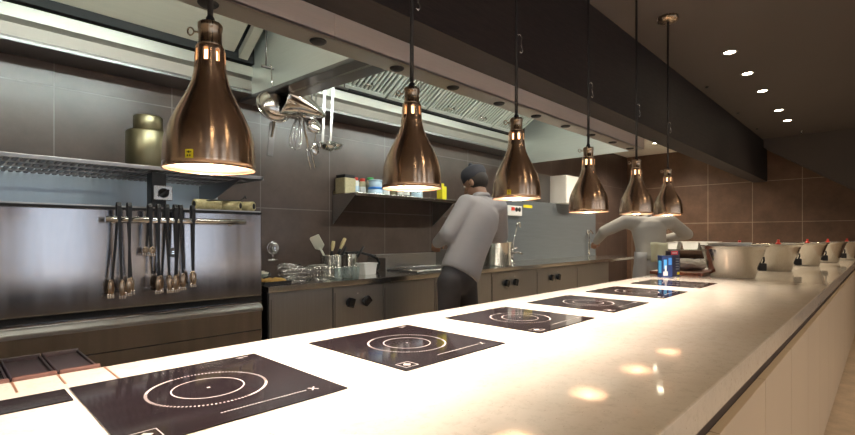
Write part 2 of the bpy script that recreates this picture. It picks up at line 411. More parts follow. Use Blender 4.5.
# ------------------------------------------------------------------ copper heat lamps
RL = .0858
def lamp(x, y, zr, label, sticker):
    o = thing('heat_lamp', label, 'lamp', (x, y, zr), 0, 'copper heat lamps over the counter')
    H = [(1.0, 0), (1.0, .14), (.988, .45), (.96, .70), (.905, .92), (.835, 1.10), (.755, 1.27), (.665, 1.45), (.57, 1.63), (.485, 1.81), (.41, 2.0), (.36, 2.22), (.338, 2.46), (.325, 2.74), (.315, 2.82), (.285, 2.86)]
    prof = [(r*RL, h*RL) for r, h in H]
    seg = 48
    sh = MB().lathe(prof, seg, 'copper', skip=lambda i, k: i == 12 and k % 6 in (0, 1)).build('shade', None, o)
    md = sh.modifiers.new('thick', 'SOLIDIFY'); md.thickness = .0012; md.offset = -1
    sh.data.materials.append(M['copper_inner']); md.material_offset = 1; md.material_offset_rim = 1
    MB().tube([(RL*math.cos(2*PI*k/48), RL*math.sin(2*PI*k/48), .001) for k in range(48)], .0017, 6, 'copper', closed=True).build('rolled_rim', None, o)
    MB().lathe([(0, 3.42*RL), (.10*RL, 3.42*RL), (.235*RL, 3.40*RL), (.268*RL, 3.36*RL), (.268*RL, 3.26*RL), (.25*RL, 3.24*RL), (.25*RL, 2.93*RL), (.275*RL, 2.90*RL), (.29*RL, 2.85*RL), (0, 2.85*RL)], 36, 'bronze').build('neck_cap', None, o)
    # thumbscrew loop on the cap, on the side towards the kitchen
    c = Vector((-.19*RL, .19*RL, 3.20*RL)); d = Vector((-.707, .707, .1))
    s = MB().tube([c, c+d*.010], .0022, 8, 'bronze')
    s.tube([c+d*.016+Vector((0, 0, .0075*math.sin(t)))+d*.006*math.cos(t) for t in [2*PI*k/14 for k in range(14)]], .0016, 6, 'bronze', closed=True)
    s.build('thumbscrew', None, o)
    MB().lathe([(0, 1.20*RL), (.22*RL, 1.24*RL), (.32*RL, 1.40*RL), (.30*RL, 1.58*RL), (.20*RL, 1.85*RL), (.16*RL, 2.1*RL), (.16*RL, 2.75*RL), (0, 2.8*RL)], 24, 'bulb').build('bulb', None, o)
    top = ZC-zr
    MB().tube([(0, 0, 3.41*RL), (0, 0, (3.41*RL+top)/2), (0, 0, top-.02)], .0058, 8, 'rubber').lathe([(0, 3.41*RL), (.009, 3.41*RL), (.008, 3.52*RL), (.0042, 3.60*RL)], 12, 'rubber').build('cord', None, o)
    MB().lathe([(0, top-.030), (.03, top-.030), (.058, top-.024), (.062, top-.015), (.062, top), (0, top)], 32, 'bronze').build('canopy', None, o)
    # steel hook that takes up the spare cord
    hz = .55+.02*random.random()
    h = MB().tube([(.006, -.004, hz+.03), (.012, -.008, hz+.034), (.018, -.012, hz+.02), (.013, -.010, hz+.005), (.016, -.012, hz-.012), (.020, -.014, hz-.026), (.016, -.010, hz-.034), (.010, -.008, hz-.028)], .0022, 6, 'chrome')
    h.tube([(.0042+.005*math.cos(t), .006*math.sin(t), hz+.03) for t in [2*PI*k/10 for k in range(10)]], .0016, 6, 'chrome', closed=True)
    h.build('cord_hook', None, o)
    if sticker is not None:
        a = sticker; r = RL*1.008
        t = bmesh.new(); pv = None
        for i in range(5):
            b = a-.085+.17*i/4
            p = (t.verts.new((r*math.cos(b), r*math.sin(b), .010)), t.verts.new((r*math.cos(b), r*math.sin(b), .026)))
            if pv: t.faces.new((pv[0], p[0], p[1], pv[1]))
            pv = p
        st = MB()._merge(t, 'yellow'); rr = r+.0004
        for b0, z0, z1 in ((a-.03, .013, .016), (a+.02, .013, .016), (a-.005, .019, .023), (a-.035, .020, .022), (a+.03, .020, .022)):
            tt = bmesh.new(); vs = [tt.verts.new((rr*math.cos(b), rr*math.sin(b), z)) for b, z in ((b0-.014, z0), (b0+.014, z0), (b0+.014, z1), (b0-.014, z1))]; tt.faces.new(vs); st._merge(tt, 'black')
        so = st.build('warning_sticker', None, o); so['label'] = 'yellow square warning sticker with black symbol'
    return o
LZ = [1.332, 1.337, 1.334, 1.308, 1.319, 1.334]
llab = ['largest copper heat lamp hanging nearest, over the closest cooktop', 'second copper heat lamp, hanging in front of the spice jar shelf',
        'third copper heat lamp with yellow sticker, beside the capped cook', 'fourth copper heat lamp, in front of the steel splash panel',
        'fifth copper heat lamp, above the bending cook in grey', 'farthest copper heat lamp, its round canopy showing on the dark ceiling']
# toward the camera, a little to the left of the lamp's middle
stick = [math.atan2(-.971, -.384)-.42, None, math.atan2(-.97, -1.463)-.30, None, None, None]
for i in range(6):
    lamp(LX[i], LY[i], LZ[i], llab[i], stick[i])
    light('POINT', (LX[i], LY[i], LZ[i]+.074), PW_LAMP, (1.0, .86, .73), shadow_soft_size=.020)

# ------------------------------------------------------------------ ceiling downlights and small fittings
dl = thing('downlight', 'bright recessed ceiling downlight nearest the camera, first of the row', 'downlight', (4.18, .85, ZC), 0, 'recessed ceiling downlights')
MB().lathe([(.038, -.002), (.052, -.004), (.056, -.001), (.056, 0.001), (.038, .001)], 32, 'steel_dark').build('trim_ring', None, dl)
MB().lathe([(0, -.0015), (.038, -.0015), (.038, .002), (0, .002)], 28, 'downlight_glow').build('lens', None, dl)
dpos = [4.83, 5.51, 6.48, 7.13]
dlab = ['recessed ceiling downlight, second in the bright row above the counter', 'recessed ceiling downlight in the middle of the row of five',
        'recessed ceiling downlight, last but one in the row of five', 'farthest recessed ceiling downlight in the row, toward tiled end wall']
for x, l in zip(dpos, dlab): dup(dl, (x, .85, ZC), l)
for x in [4.18]+dpos:
    light('SPOT', (x, .85, ZC-.02), PW_DOWN, (1.0, .78, .52), spot_size=2.2, spot_blend=.8, shadow_soft_size=.035)
for x, y in ((-1.6, -1.0), (-.2, -1.0), (1.2, -1.0), (2.6, -1.0), (4.2, -1.0), (5.8, -1.0), (7.4, -1.0), (-.9, -2.6), (1.2, -2.6), (3.4, -2.6)):  # unseen downlights added to light the counter front and copper shades
    d = dup(dl, (x, y, ZC), 'added unseen ceiling downlight over the dining side'); d['group'] = 'added dining side downlights'
    light('SPOT', (x, y, ZC-.02), PW_DINE, (1.0, .74, .46), spot_size=2.4, spot_blend=.8, shadow_soft_size=.035)
sp = thing('ceiling_sensor', 'small dark ceiling dot closest to the camera beside the beam', 'sensor', (2.05, 1.22, ZC), 0, 'dark ceiling dots')
MB().lathe([(0, -.014), (.010, -.014), (.015, -.006), (.016, 0), (0, 0)], 16, 'black').build('housing', None, sp)
for x, l in ((5.0, 'small dark ceiling dot beside the beam, second along'), (6.3, 'small dark ceiling dot beside the beam, third along'), (7.4, 'small dark ceiling dot beside the beam, nearest end wall')):
    dup(sp, (x, 1.20, ZC), l)
sk = thing('sprinkler', 'small pale sprinkler head hanging from ceiling past the downlights', 'sprinkler', (7.95, .80, ZC))
MB().lathe([(0, -.05), (.022, -.05), (.022, -.047), (.006, -.046), (.006, -.012), (.02, -.008), (.02, 0), (0, 0)], 16, 'chrome').build('head', None, sk)

# ------------------------------------------------------------------ mixing pans
def pan(loc, label, rz):
    o = thing('mixing_pan', label, 'pan', loc, rz, 'steel pans along the counter')
    MB().lathe([(0, 0), (.132, 0), (.140, .006), (.150, .04), (.200, .200), (.208, .220), (.220, .226), (.221, .230), (.212, .231), (.202, .224), (.196, .200), (.146, .044), (.136, .010), (0, .008)], 56, 'steel_bright').build('body', None, o)
    h = MB().box(.158, .205, -.022, .022, .050, .105, .006, 'black').tube([(.185, 0, .10), (.192, 0, .125), (.190, 0, .150)], .006, 8, 'black')
    h.build('side_grip', None, o)
    k = MB().lathe([(0, 0), (.020, 0), (.021, .010), (.010, .016), (.009, .024), (.012, .032), (.008, .040), (0, .041)], 16, 'red', T(.208*math.cos(1.25), .208*math.sin(1.25), .227)).build('rim_clip', None, o)
    k['label'] = 'small red knob standing on the rim'
    return o
p0 = pan((4.07, .81, ZT), 'largest steel mixing pan, nearest, beside the brown board', math.atan2(.81, 4.07)-PI/2+.1)
for x, y, l in ((5.13, .72, 'steel pan with red knob directly behind the largest pan'), (6.2, .62, 'steel pan with red knob, third in the row along the counter'),
                (7.1, .52, 'steel pan with red knob, fourth in the row along the counter'), (8.1, .40, 'farthest steel pan in the row, by the end of counter')):
    dup(p0, (x, y, ZT), l, math.atan2(y, x)-PI/2+.1)
bw = MB().lathe([(0, 0), (.05, 0), (.13, .05), (.142, .068), (.138, .070), (.126, .054), (.05, .006), (0, .006)], 40, 'white').build('mixing_bowl', None, None, (4.065, .83, ZT+.182))
tag(bw, 'white bowl nested in the largest steel pan, rim just showing', 'bowl')

# ------------------------------------------------------------------ board, cloth, cartons
bd = tag(MB().box(-.23, .23, -.185, .185, 0, .026, .006).build('cutting_board', 'board', None, (4.16, 1.16, ZT)), 'reddish brown cutting board on counter behind the largest pan', 'board')
random.seed(3)
t = bmesh.new(); bmesh.ops.create_icosphere(t, subdivisions=4, radius=1)
from mathutils import noise
for v in t.verts:
    n = noise.noise(v.co*2.3)*.35+noise.noise(v.co*5)*.16
    v.co = Vector((v.co.x*(.15+.05*n), v.co.y*(.085+.03*n), max(0, .5+v.co.z*.5+n*.6)*.085))
for f in t.faces: f.smooth = True
cl = tag(MB()._merge(t, 'cloth').build('folded_cloth', None, None, (4.20, 1.13, ZT+.0262)), 'crumpled white cloth lying on the brown cutting board', 'cloth')
cl.rotation_euler = (0, 0, -.7)
b1 = thing('carton', 'blue carton with pale cyan panel, standing in front of dark carton', 'carton', (3.72, 1.165, ZT+.0), math.radians(-36))
MB().box(-.040, .040, -.028, .028, 0, .158, .0015).build('box', 'navy', b1)
MB().box(-.030, -.006, -.0288, -.0275, .062, .128, m='cyan').box(-.034, .002, -.0288, -.0275, .012, .042, m='label_paper').box(-.022, -.008, -.0292, -.0284, .03, .085, m='label_paper').box(.008, .034, -.0288, -.0275, .09, .14, m='blue').box(-.0405, -.0395, -.016, .016, .03, .12, m='cyan').build('printed_face', None, b1)
b2 = thing('carton', 'dark purple carton with red label, behind the blue carton', 'carton', (3.86, 1.155, ZT), math.radians(-36))
MB().box(-.038, .038, -.030, .030, 0, .190, .0015).build('box', 'ink', b2)
MB().box(-.036, .020, -.0308, -.0295, .160, .186, m='carton_red').box(-.026, .012, -.0312, -.0304, .170, .177, m='label_paper').build('red_label', None, b2)
q = MB()
for k in range(5): q.box(.004, .030, -.0308, -.0295, .050+.019*k, .058+.019*k, m='steel_dark')
q.build('printed_face', None, b2)
MB().box(.014, .034, -.0308, -.0295, .012, .030, m='yellow').build('price_spot', None, b2)
# ------------------------------------------------------------------ extractor hood
hood = thing('extractor_hood', 'long stainless steel extractor hood above the cooking line', 'hood', (1.0, 2.5, 2.05))
def hp(mb, name, mat=None): 
    o = mb.build(name, mat, hood); o.location = (-1.0, -2.5, -2.05); return o
XH = 4.85
hp(MB().box(XL+.01, 1.20, 1.71, 1.722, 2.05, 3.04).box(1.203, 2.55, 1.71, 1.722, 2.05, 3.04).box(2.553, 3.75, 1.71, 1.722, 2.05, 3.04).box(3.753, XH, 1.71, 1.722, 2.05, 3.04), 'fascia', 'steel_fascia_bounce')
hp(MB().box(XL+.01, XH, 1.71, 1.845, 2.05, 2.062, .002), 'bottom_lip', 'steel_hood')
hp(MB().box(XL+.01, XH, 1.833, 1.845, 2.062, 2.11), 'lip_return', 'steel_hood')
# grease gutter along the wall side
hp(MB().prism([(3.08, 2.275), (3.08, 2.340), (3.13, 2.352), (3.345, 2.352), (3.345, 2.20), (3.15, 2.20), (3.13, 2.262)], 'x', XL+.01, XH), 'gutter', 'steel_gutter')
hp(MB().prism([(3.10, 2.165), (3.10, 2.176), (3.15, 2.205), (3.345, 2.205), (3.345, 2.165)], 'x', XL+.01, XH, bev=.003), 'gutter_lip', 'steel_dark')
hp(MB().box(XL+.01, XH, 3.06, 3.345, 2.353, 3.04), 'back_box', 'dark_gap')
# end plates
hp(MB().box(XH-.02, XH, 1.71, 3.345, 2.05, 3.04), 'end_plate', 'steel_filter')
hp(MB().prism([(1.845, 2.05), (3.10, 2.09), (3.10, 3.0), (1.845, 3.0)], 'x', 1.50, 1.52), 'divider', 'steel_filter')
hp(MB().prism([(1.845, 2.05), (3.10, 2.09), (3.10, 2.115), (1.845, 2.075)], 'x', 1.42, 1.62, bev=.003), 'divider_flange', 'steel_dark')
# plain sloping panels on the near section, baffle filters on the far one
def slope(y): return 2.365+(3.06-y)*.62
for a, b in ((XL+.02, -.9), (-.89, .30), (.31, 1.36)):
    hp(MB().prism([(3.055, slope(3.055)+.03), (1.95, slope(1.95)+.03), (1.95, slope(1.95)+.045), (3.055, slope(3.055)+.045)], 'x', a, b), 'inner_panel', 'steel_inner')
hp(MB().prism([(3.055, slope(3.055)), (1.95, slope(1.95)), (1.95, slope(1.95)+.05), (3.055, slope(3.055)+.05)], 'x', 1.39, 1.45), 'inner_post', 'steel_inner')
nz = MB().lathe([(0, 0), (.016, 0), (.016, .05), (.008, .065), (.008, .085), (0, .085)], 14, 'steel_dark')
n = nz.build('nozzle', None, hood); n.location = (1.30-1, 3.00-2.5, 2.46-2.05)
fx = 1.66; k = 0
ang = math.atan(.62)
while fx < XH-.3:
    L = 1.02
    f = MB()
    f.box(0, .48, 0, L, -.02, -.012, m='dark_gap')
    for a in ((0, .03, 0, L), (.45, .48, 0, L), (.03, .45, 0, .03), (.03, .45, L-.03, L)): f.box(*a, -.012, .012, .002, m='steel_filter')
    for j in range(10): f.box(.043+j*.0405, .043+j*.0405+.022, .03, L-.03, -.008, .008, .003, m='steel_filter')
    f.tube([(.20, .10, -.0), (.20, .10, .03), (.28, .10, .03), (.28, .10, .0)], .006, 8, 'steel_bright')
    o = f.build('baffle_filter', None, hood)
    # local +y runs up the slope toward the dining side, local +z faces down and out
    ex = Vector((1, 0, 0)); ey = Vector((0, -math.cos(ang), math.sin(ang))); ez = ex.cross(ey)
    o.matrix_local = Matrix.Translation((fx-1.0, 3.05-2.5, slope(3.05)-2.05)) @ Matrix((ex, ey, ez)).transposed().to_4x4()
    fx += .50; k += 1
# round black covers in the lip
for x in (-.2, .247, .697, 1.164, 1.629, 2.062, 2.512, 2.96, 3.39, 3.83, 4.27, 4.68):
    c = MB().lathe([(0, -.010), (.030, -.009), (.036, -.004), (.037, 0), (0, 0)], 28, 'black').build('round_cover', None, hood)
    c.location = (x-1.0, 1.782-2.5, 0)
# tube lights up inside the hood
for a, b in ((-1.6, -.4), (.0, 1.2), (1.9, 3.1), (3.4, 4.6)):
    h = hp(MB().box(a, b, 1.86, 1.95, 2.45, 2.50, .005), 'light_housing', 'white')
    g = MB().tube([(a+.02, 1.905, 2.43), (b-.02, 1.905, 2.43)], .017, 12, 'tube_glow').build('light_tube', None, h)
    light('AREA', ((a+b)/2, 1.905, 2.405), PW_HOOD, (.80, 1.0, .97), (math.radians(80), 0, 0), shape='RECTANGLE', size=b-a, size_y=.05, spread=1.9)
    light('AREA', ((a+b)/2, 1.905, 2.40), PW_HOOD2, (1.0, .92, .80), (math.radians(15), 0, 0), shape='RECTANGLE', size=b-a, size_y=.05)
kd = thing('downlight', 'round ceiling downlight on the pale kitchen ceiling past the hood', 'downlight', (6.6, 2.12, ZC+.02))
MB().lathe([(.05, -.003), (.066, -.006), (.07, 0), (.05, .0)], 28, 'white').build('trim_ring', None, kd)
MB().lathe([(0, -.002), (.05, -.002), (.05, 0), (0, 0)], 28, 'downlight_glow').build('lens', None, kd)
for kx, ky in ((5.6, 2.3), (7.6, 2.5)): dup(kd, (kx, ky, ZC+.02), 'added unseen kitchen downlight %s' % ('just past the hood end' if kx < 6 else 'nearest the tiled end wall')); light('SPOT', (kx, ky, ZC-.01), PW_KIT, (1.0, .90, .74), spot_size=2.6, spot_blend=.7, shadow_soft_size=.05)  # two unseen downlights added to brighten the far kitchen
light('SPOT', (6.6, 2.12, ZC-.01), PW_KIT, (1.0, .86, .66), spot_size=2.6, spot_blend=.7, shadow_soft_size=.05)

# ------------------------------------------------------------------ oven
YF = 2.64
ov = thing('oven', 'large stainless steel oven with long door rail full of tongs', 'oven', (.3, 2.9, 0))
def op(mb, name, mat=None, par=None, off=True):
    o = mb.build(name, mat, par or ov)
    if off: o.location = (-.3, -2.9, 0)
    return o
OX0, OX1 = -.9, 1.343
op(MB().box(OX0, OX1, YF+.03, 3.33, .08, 1.325, .004), 'body', 'steel_oven')
dr = op(MB().box(OX0, OX1-.004, YF, YF+.028, .852, 1.328, .006), 'door', 'steel_oven')
hr = MB().tube([(.545, 2.565, 1.277), (1.205, 2.565, 1.277)], .014, 14, 'chrome')
for x in (.60, 1.15): hr.tube([(x, 2.565, 1.277), (x, YF+.002, 1.277)], .008, 10, 'chrome')
hr.lathe([(0, 0), (.020, 0), (.020, .006), (0, .006)], 16, 'steel', T(.60, YF, 1.277) @ R(PI/2, 'X')).lathe([(0, 0), (.020, 0), (.020, .006), (0, .006)], 16, 'steel', T(1.15, YF, 1.277) @ R(PI/2, 'X'))
op(hr, 'door_rail', None, dr, False)
bg_ = MB().lathe([(0, 0), (.020, 0), (.024, .002), (.024, .005), (.019, .004), (0, .004)], 28, 'steel_dark', T(.857, YF-.0003, 1.115) @ R(PI/2, 'X'))
bg_.box(.845, .869, YF-.0052, YF-.004, 1.108, 1.112, m='chrome').box(.845, .869, YF-.0052, YF-.004, 1.118, 1.122, m='chrome')
op(bg_, 'round_badge', None, dr, False)
op(MB().box(OX0, OX1, YF+.01, YF+.04, .822, .850), 'door_gap', 'dark_gap')
op(MB().box(OX0, OX1, YF+.008, YF+.05, 1.326, 1.338), 'top_gap_shade', 'dark_gap')  # dark strip stands in for the shaded gap over the door
op(MB().box(OX0, OX1, YF+.02, 3.33, 1.338, 1.346, .002), 'top_plate', 'steel')
lw = op(MB().box(OX0, OX1-.004, YF, YF+.028, .30, .818, .004), 'lower_door', 'steel_oven')
op(MB().prism([(YF+.002, .812), (YF-.030, .806), (YF-.050, .788), (YF-.050, .772), (YF-.040, .768), (YF-.030, .780), (YF+.002, .786)], 'x', OX0, OX1-.02, bev=.002), 'lip_handle', 'steel', lw, False)
op(MB().box(OX0, OX1-.004, YF-.0015, YF, .650, .655), 'panel_joint', 'dark_gap', lw, False)
for x in (OX0+.06, OX1-.06):
    for y in (2.72, 3.26): op(MB().lathe([(0, 0), (.025, 0), (.025, .02), (.018, .03), (.018, .082), (0, .082)], 14, 'steel_dark', T(x, y, 0)), 'leg')
op(MB().box(OX0, OX1, 3.27, 3.335, 1.346, 1.56, .003), 'backguard', 'steel_back_lit')
for x in (.13, .39, .65, .91):     # vents of the backguard
    pass
# thermostat post with its dial
ps = op(MB().box(.78, .85, 2.72, 2.80, 1.346, 1.53, .004), 'control_post', 'black')
op(MB().box(.787, .877, 2.708, 2.722, 1.386, 1.462, .003), 'dial_plate', 'steel_bright', ps, False)
op(MB().lathe([(0, 0), (.026, 0), (.024, .012), (0, .013)], 24, 'black', T(.833, 2.708, 1.424) @ R(PI/2, 'X')).box(-.005, .005, -.022, -.008, -.026, .026, .002, m='black', mat=T(.833, 2.705, 1.424) @ R(.9, 'Y')), 'dial', None, ps, False)
op(MB().tube([(1.0, 2.70, 1.39), (1.08, 2.665, 1.398), (1.215, 2.655, 1.402), (1.235, 2.650, 1.415), (1.242, 2.65, 1.43), (1.25, 2.65, 1.415)], .004, 8, 'black'), 'flue_rod')

# slotted grill shelf above the oven
sh = thing('grill_rack', 'dark slotted steel rack above the oven holding brass canister', 'rack', (.3, 2.95, 1.535))
SX0, SX1 = -.9, 1.33
f = MB().box(SX0, SX1, 2.60, 2.615, 1.527, 1.545, .002, m='steel').box(SX0, SX1, 3.315, 3.33, 1.525, 1.545, m='steel').box(SX1-.015, SX1, 2.60, 3.33, 1.525, 1.545, m='steel').box(SX0, SX0+.015, 2.60, 3.33, 1.525, 1.545, m='steel')
o = f.build('frame', None, sh); o.location = (-.3, -2.95, -1.535)
g = MB(); x = SX0+.03
while x < SX1-.02:
    g.box(x, x+.016, 2.615, 3.315, 1.533, 1.541, m='steel_dark'); x += .030
for y in (2.78, 2.96, 3.14): g.box(SX0+.015, SX1-.015, y, y+.012, 1.527, 1.541, m='steel_dark')
o = g.build('slotted_tray', None, sh); o.location = (-.3, -2.95, -1.535)
for x in (-.6, 1.22):
    o = MB().prism([(2.66, 1.527), (3.335, 1.527), (3.335, 1.36), (3.30, 1.36)], 'x', x, x+.008, m='steel_dark').build('bracket', None, sh); o.location = (-.3, -2.95, -1.535)
ca = thing('canister', 'two-tier brass coloured canister standing on rack above the oven', 'canister', (.815, 2.90, 1.545))
MB().lathe([(0, 0), (.102, 0), (.107, .005), (.107, .212), (.100, .222), (0, .222)], 40, 'brass').build('lower_tin', None, ca)
MB().lathe([(0, .222), (.068, .222), (.071, .226), (.071, .298), (.066, .306), (0, .307)], 36, 'brass').build('upper_tin', None, ca)

# paper rolls on top of the oven
pr = thing('paper_roll', 'yellowish roll on oven top beside the thermostat dial', 'roll', (1.05, 2.70, 1.374), math.radians(8), 'rolls on the oven')
MB().lathe([(.010, 0), (.026, 0), (.028, .004), (.028, .14), (.026, .144), (.010, .144), (.010, 0)], 22, 'paper_roll', R(PI/2, 'Y') @ T(0, 0, -.072)).build('wound_paper', None, pr)
MB().lathe([(0, -.002), (.0165, -.002), (.0165, .146), (0, .146)], 16, 'dark_gap', R(PI/2, 'Y') @ T(0, 0, -.072)).build('dark_hole', None, pr)  # dark plug painted as the shaded hollow inside the roll
dup(pr, (1.18, 2.73, 1.374), 'yellowish roll on oven top between two other rolls', math.radians(-48))
dup(pr, (1.265, 2.735, 1.374), 'pale roll end with dark hole near the oven corner', math.radians(-52))

# ------------------------------------------------------------------ tongs on the door rail
def tongs(loc, label, L, splay, rz=0, m='steel_dark'):
    o = thing('tongs', label, 'tongs', loc, rz, 'tongs hanging from the oven rail')
    MB().prism([(-.020, .0), (-.020, .062), (-.012, .080), (.012, .080), (.020, .062), (.020, .0), (.016, .0), (.016, .060), (.010, .074), (-.010, .074), (-.016, .060), (-.016, 0)], 'x', -.008, .008, m='black').build('hinge', None, o)
    for s in (-1, 1):
        dx = splay*(.6*s+.25)
        p = [Vector((0, s*.0160, .02)), Vector((dx*.35, s*.0175, -L*.35)), Vector((dx*.8, s*.020, -L*.75))]
        a = MB(); t = bmesh.new(); prev = None
        for i, q in enumerate(p):
            wd = .0058-.0004*i
            r = [t.verts.new(q+Vector((x, y, 0))) for x, y in ((-wd, -.0015), (wd, -.0015), (wd, .0015), (-wd, .0015))]
            if prev:
                for k in range(4): t.faces.new((prev[k], prev[(k+1) % 4], r[(k+1) % 4], r[k]))
            else: t.faces.new(r)
            prev = r
        t.faces.new(prev[::-1]); bmesh.ops.recalc_face_normals(t, faces=t.faces)
        a._merge(t, 'black')
        ao = a.build('arm', None, o)
        e = MB().ell((dx*.92, s*.026, -L*.86), (.0135, .006, L*.105), m='bronze')
        for k in (-1, 0, 1): e.ell((dx+k*.010, s*.024, -L*.965), (.005, .005, .012), m='chrome', sub=2)
        e.build('scoop', None, ao)
    return o
tl = [(.597, .37, .030, 'first tongs at the near end of oven rail, arms spread wide'),
      (.640, .36, .020, 'second tongs from the near end of oven rail'),
      (.727, .17, .012, 'short tongs with bright tips hanging on the oven rail'),
      (.764, .36, .018, 'long tongs just past the short pair on oven rail'),
      (.802, .36, .022, 'long tongs in the dense cluster, beside the round badge'),
      (.842, .36, .020, 'long tongs hanging in front of the round oven badge'),
      (.866, .35, .016, 'long tongs just past the round oven badge'),
      (.925, .34, .010, 'last long tongs hanging alone at the cluster end')]
for i, (x, L, s, l) in enumerate(tl):
    tongs((x, 2.565, 1.277), l, L, s*(1 if i % 2 else -1), 0)

# ------------------------------------------------------------------ cooking line: cabinets under one worktop
wt = tag(MB().box(1.375, 7.2, YF-.012, 3.345, .862, .90, .004).build('stove_worktop', 'steel_bright'), 'long steel worktop of the cooking line along back wall', 'worktop')
bays = [(1.385, 1.838, 0, 'plain steel cabinet at near end of the cooking line'), (1.842, 2.276, 2, 'steel fryer cabinet with two square black knobs'),
        (2.280, 2.828, 0, 'plain steel cabinet between the two knobbed cabinets'), (2.832, 3.60, 2, 'steel stove cabinet with black knobs before the capped cook'),
        (3.604, 4.40, 2, 'steel stove cabinet below the large pot'), (4.404, 5.30, 2, 'steel cabinet in front of the dark splash panel'),
        (5.304, 6.20, 0, 'plain steel cabinet behind the bending cook')]
for a, b, nk, l in bays:
    c = thing('stove_cabinet', l, 'cabinet', ((a+b)/2, 2.98, 0), 0, 'cabinets of the cooking line')
    w = (b-a)/2; yf = YF-2.98
    MB().box(-w, w, yf+.022, .36, .10, .861).build('body', 'steel_dark', c)
    MB().box(-w+.02, w-.02, yf+.06, .34, 0, .10).build('plinth', 'black', c)
    pn = MB().box(-w+.002, w-.002, yf, yf+.021, .105, .856, .003).build('front_panel', 'steel_v', c)
    MB().box(-w+.012, -w+.015, yf-.001, yf+.001, .45, .82).build('panel_groove', 'dark_gap', pn)
    if nk:
        for kx in ((-.085, .055) if a < 2 else (-.17, -.02)):
            kb = MB().lathe([(0, 0), (.030, 0), (.032, .004), (.030, .010), (0, .010)], 24, 'black', T(kx, yf, .745) @ R(PI/2, 'X'))
            kb.box(-.024, .024, -.034, -.008, -.032, .032, .006, m='black_gloss', mat=T(kx, yf, .745) @ R(.3 if kx < 0 else .9, 'Y'))
            kb.build('knob', None, c)
        MB().box(-.02, -.008, yf-.0012, yf, .80, .806).build('dial_mark', 'label_paper', c)
# ------------------------------------------------------------------ things on the cooking line
ZS = .90
tr = thing('food_tray', 'black tray of golden fried pieces at near end of cooking line', 'tray', (1.475, 2.80, ZS))
MB().box(-.085, .085, -.10, .10, 0, .006, .002).box(-.088, .088, -.104, -.098, 0, .020, .002).box(-.088, .088, .098, .104, 0, .020, .002).box(-.088, -.082, -.10, .10, 0, .02, .002).box(.082, .088, -.10, .10, 0, .02, .002).build('pan', 'black', tr)
random.seed(11)
nug = None
wh = ['nearest the front rim', 'by the front rim', 'at the rim corner', 'in the middle', 'beside the middle', 'near the side rim', 'by the far rim', 'at the far corner', 'behind the middle', 'near the oven', 'by the oven corner', 'against the lettuce']
for k in range(12):
    x = 1.475-.055+.036*(k % 4); y = 2.735+.045*(k//4)
    if nug is None:
        t = bmesh.new(); bmesh.ops.create_icosphere(t, subdivisions=3, radius=1)
        for v in t.verts:
            s = 1+.35*noise.noise(v.co*1.8); v.co = Vector((v.co.x*.021*s, v.co.y*.017*s, v.co.z*.013*s))
        for f in t.faces: f.smooth = True
        nug = tag(MB()._merge(t, 'nugget').build('fried_nugget'), 'golden fried nugget lying in the black tray', 'food', 'fried nuggets in the black tray')
        o = nug
    else:
        o = nug.copy(); COL.objects.link(o)
    o.location = (x+random.uniform(-.006, .006), y+random.uniform(-.006, .006), ZS+.019+.003*random.random()); o.rotation_euler = (random.random()*.4, random.random()*.4, random.random()*6)
lt = MB().lathe([(0, 0), (.05, 0), (.075, .035), (.078, .05), (.074, .05), (.05, .006), (0, .006)], 28, 'plastic_clear')
t = bmesh.new(); bmesh.ops.create_icosphere(t, subdivisions=4, radius=1)
for v in t.verts:
    s = 1+.3*noise.noise(v.co*3)+.15*noise.noise(v.co*7); v.co = Vector((v.co.x*.058*s, v.co.y*.058*s, .045+v.co.z*.024*s))
for f in t.faces: f.smooth = True
lo = thing('salad_bowl', 'clear bowl with pale greens behind the tray of fried pieces', 'bowl', (1.50, 3.00, ZS))
lt.build('bowl', None, lo); MB()._merge(t, 'offwhite').build('greens', None, lo)

def basket(loc, label, w, d, h, rz=0):
    o = thing('wire_basket', label, 'basket', loc, rz, 'wire baskets beside the utensil pots')
    f = MB()
    for z, r in ((h, .004), (.003, .003)):
        k = 1 if z > .01 else .86
        f.tube([(-w*k, -d*k, z), (w*k, -d*k, z), (w*k, d*k, z), (-w*k, d*k, z)], r, 6, 'chrome', closed=True)
    f.build('rim', None, o)
    g = MB(); n = 7
    for i in range(n):
        u = -1+2*i/(n-1)
        for s in (-1, 1):
            g.tube([(u*w*.86, s*d*.86, .003), (u*w, s*d, h)], .0016, 5, 'steel_bright'); g.tube([(s*w*.86, u*d*.86, .003), (s*w, u*d, h)], .0016, 5, 'steel_bright')
        g.tube([(u*w*.86, -d*.86, .003), (u*w*.86, d*.86, .003)], .0016, 5, 'steel_bright')
    for q in (.35, .68):
        k = .86+.14*q
        g.tube([(-w*k, -d*k, h*q), (w*k, -d*k, h*q), (w*k, d*k, h*q), (-w*k, d*k, h*q)], .0016, 5, 'steel_bright', closed=True)
    g.build('mesh', None, o)
    return o
basket((1.70, 2.86, ZS), 'wire basket next to the tray of fried pieces', .075, .075, .085)
basket((1.885, 2.86, ZS), 'wire basket in front of the utensil pot with white spatula', .078, .078, .092)
basket((1.78, 3.10, ZS), 'smaller wire basket behind the other baskets near wall', .06, .06, .095)
def tumbler(loc, label):
    o = thing('glass_tumbler', label, 'glass', loc, 0, 'glasses before the utensil pots')
    MB().lathe([(0, 0), (.027, 0), (.034, .078), (.0325, .079), (.026, .006), (0, .006)], 24, 'plastic_clear').build('glass', None, o)
    MB().tube([(.034*math.cos(2*PI*k/24), .034*math.sin(2*PI*k/24), .079) for k in range(24)], .0016, 6, 'chrome', closed=True).build('rim', None, o)
    return o
g0 = tumbler((1.985, 2.78, ZS), 'clear tumbler nearest the wire baskets')
dup(g0, (2.065, 2.79, ZS), 'clear tumbler between two others before the utensil pots')
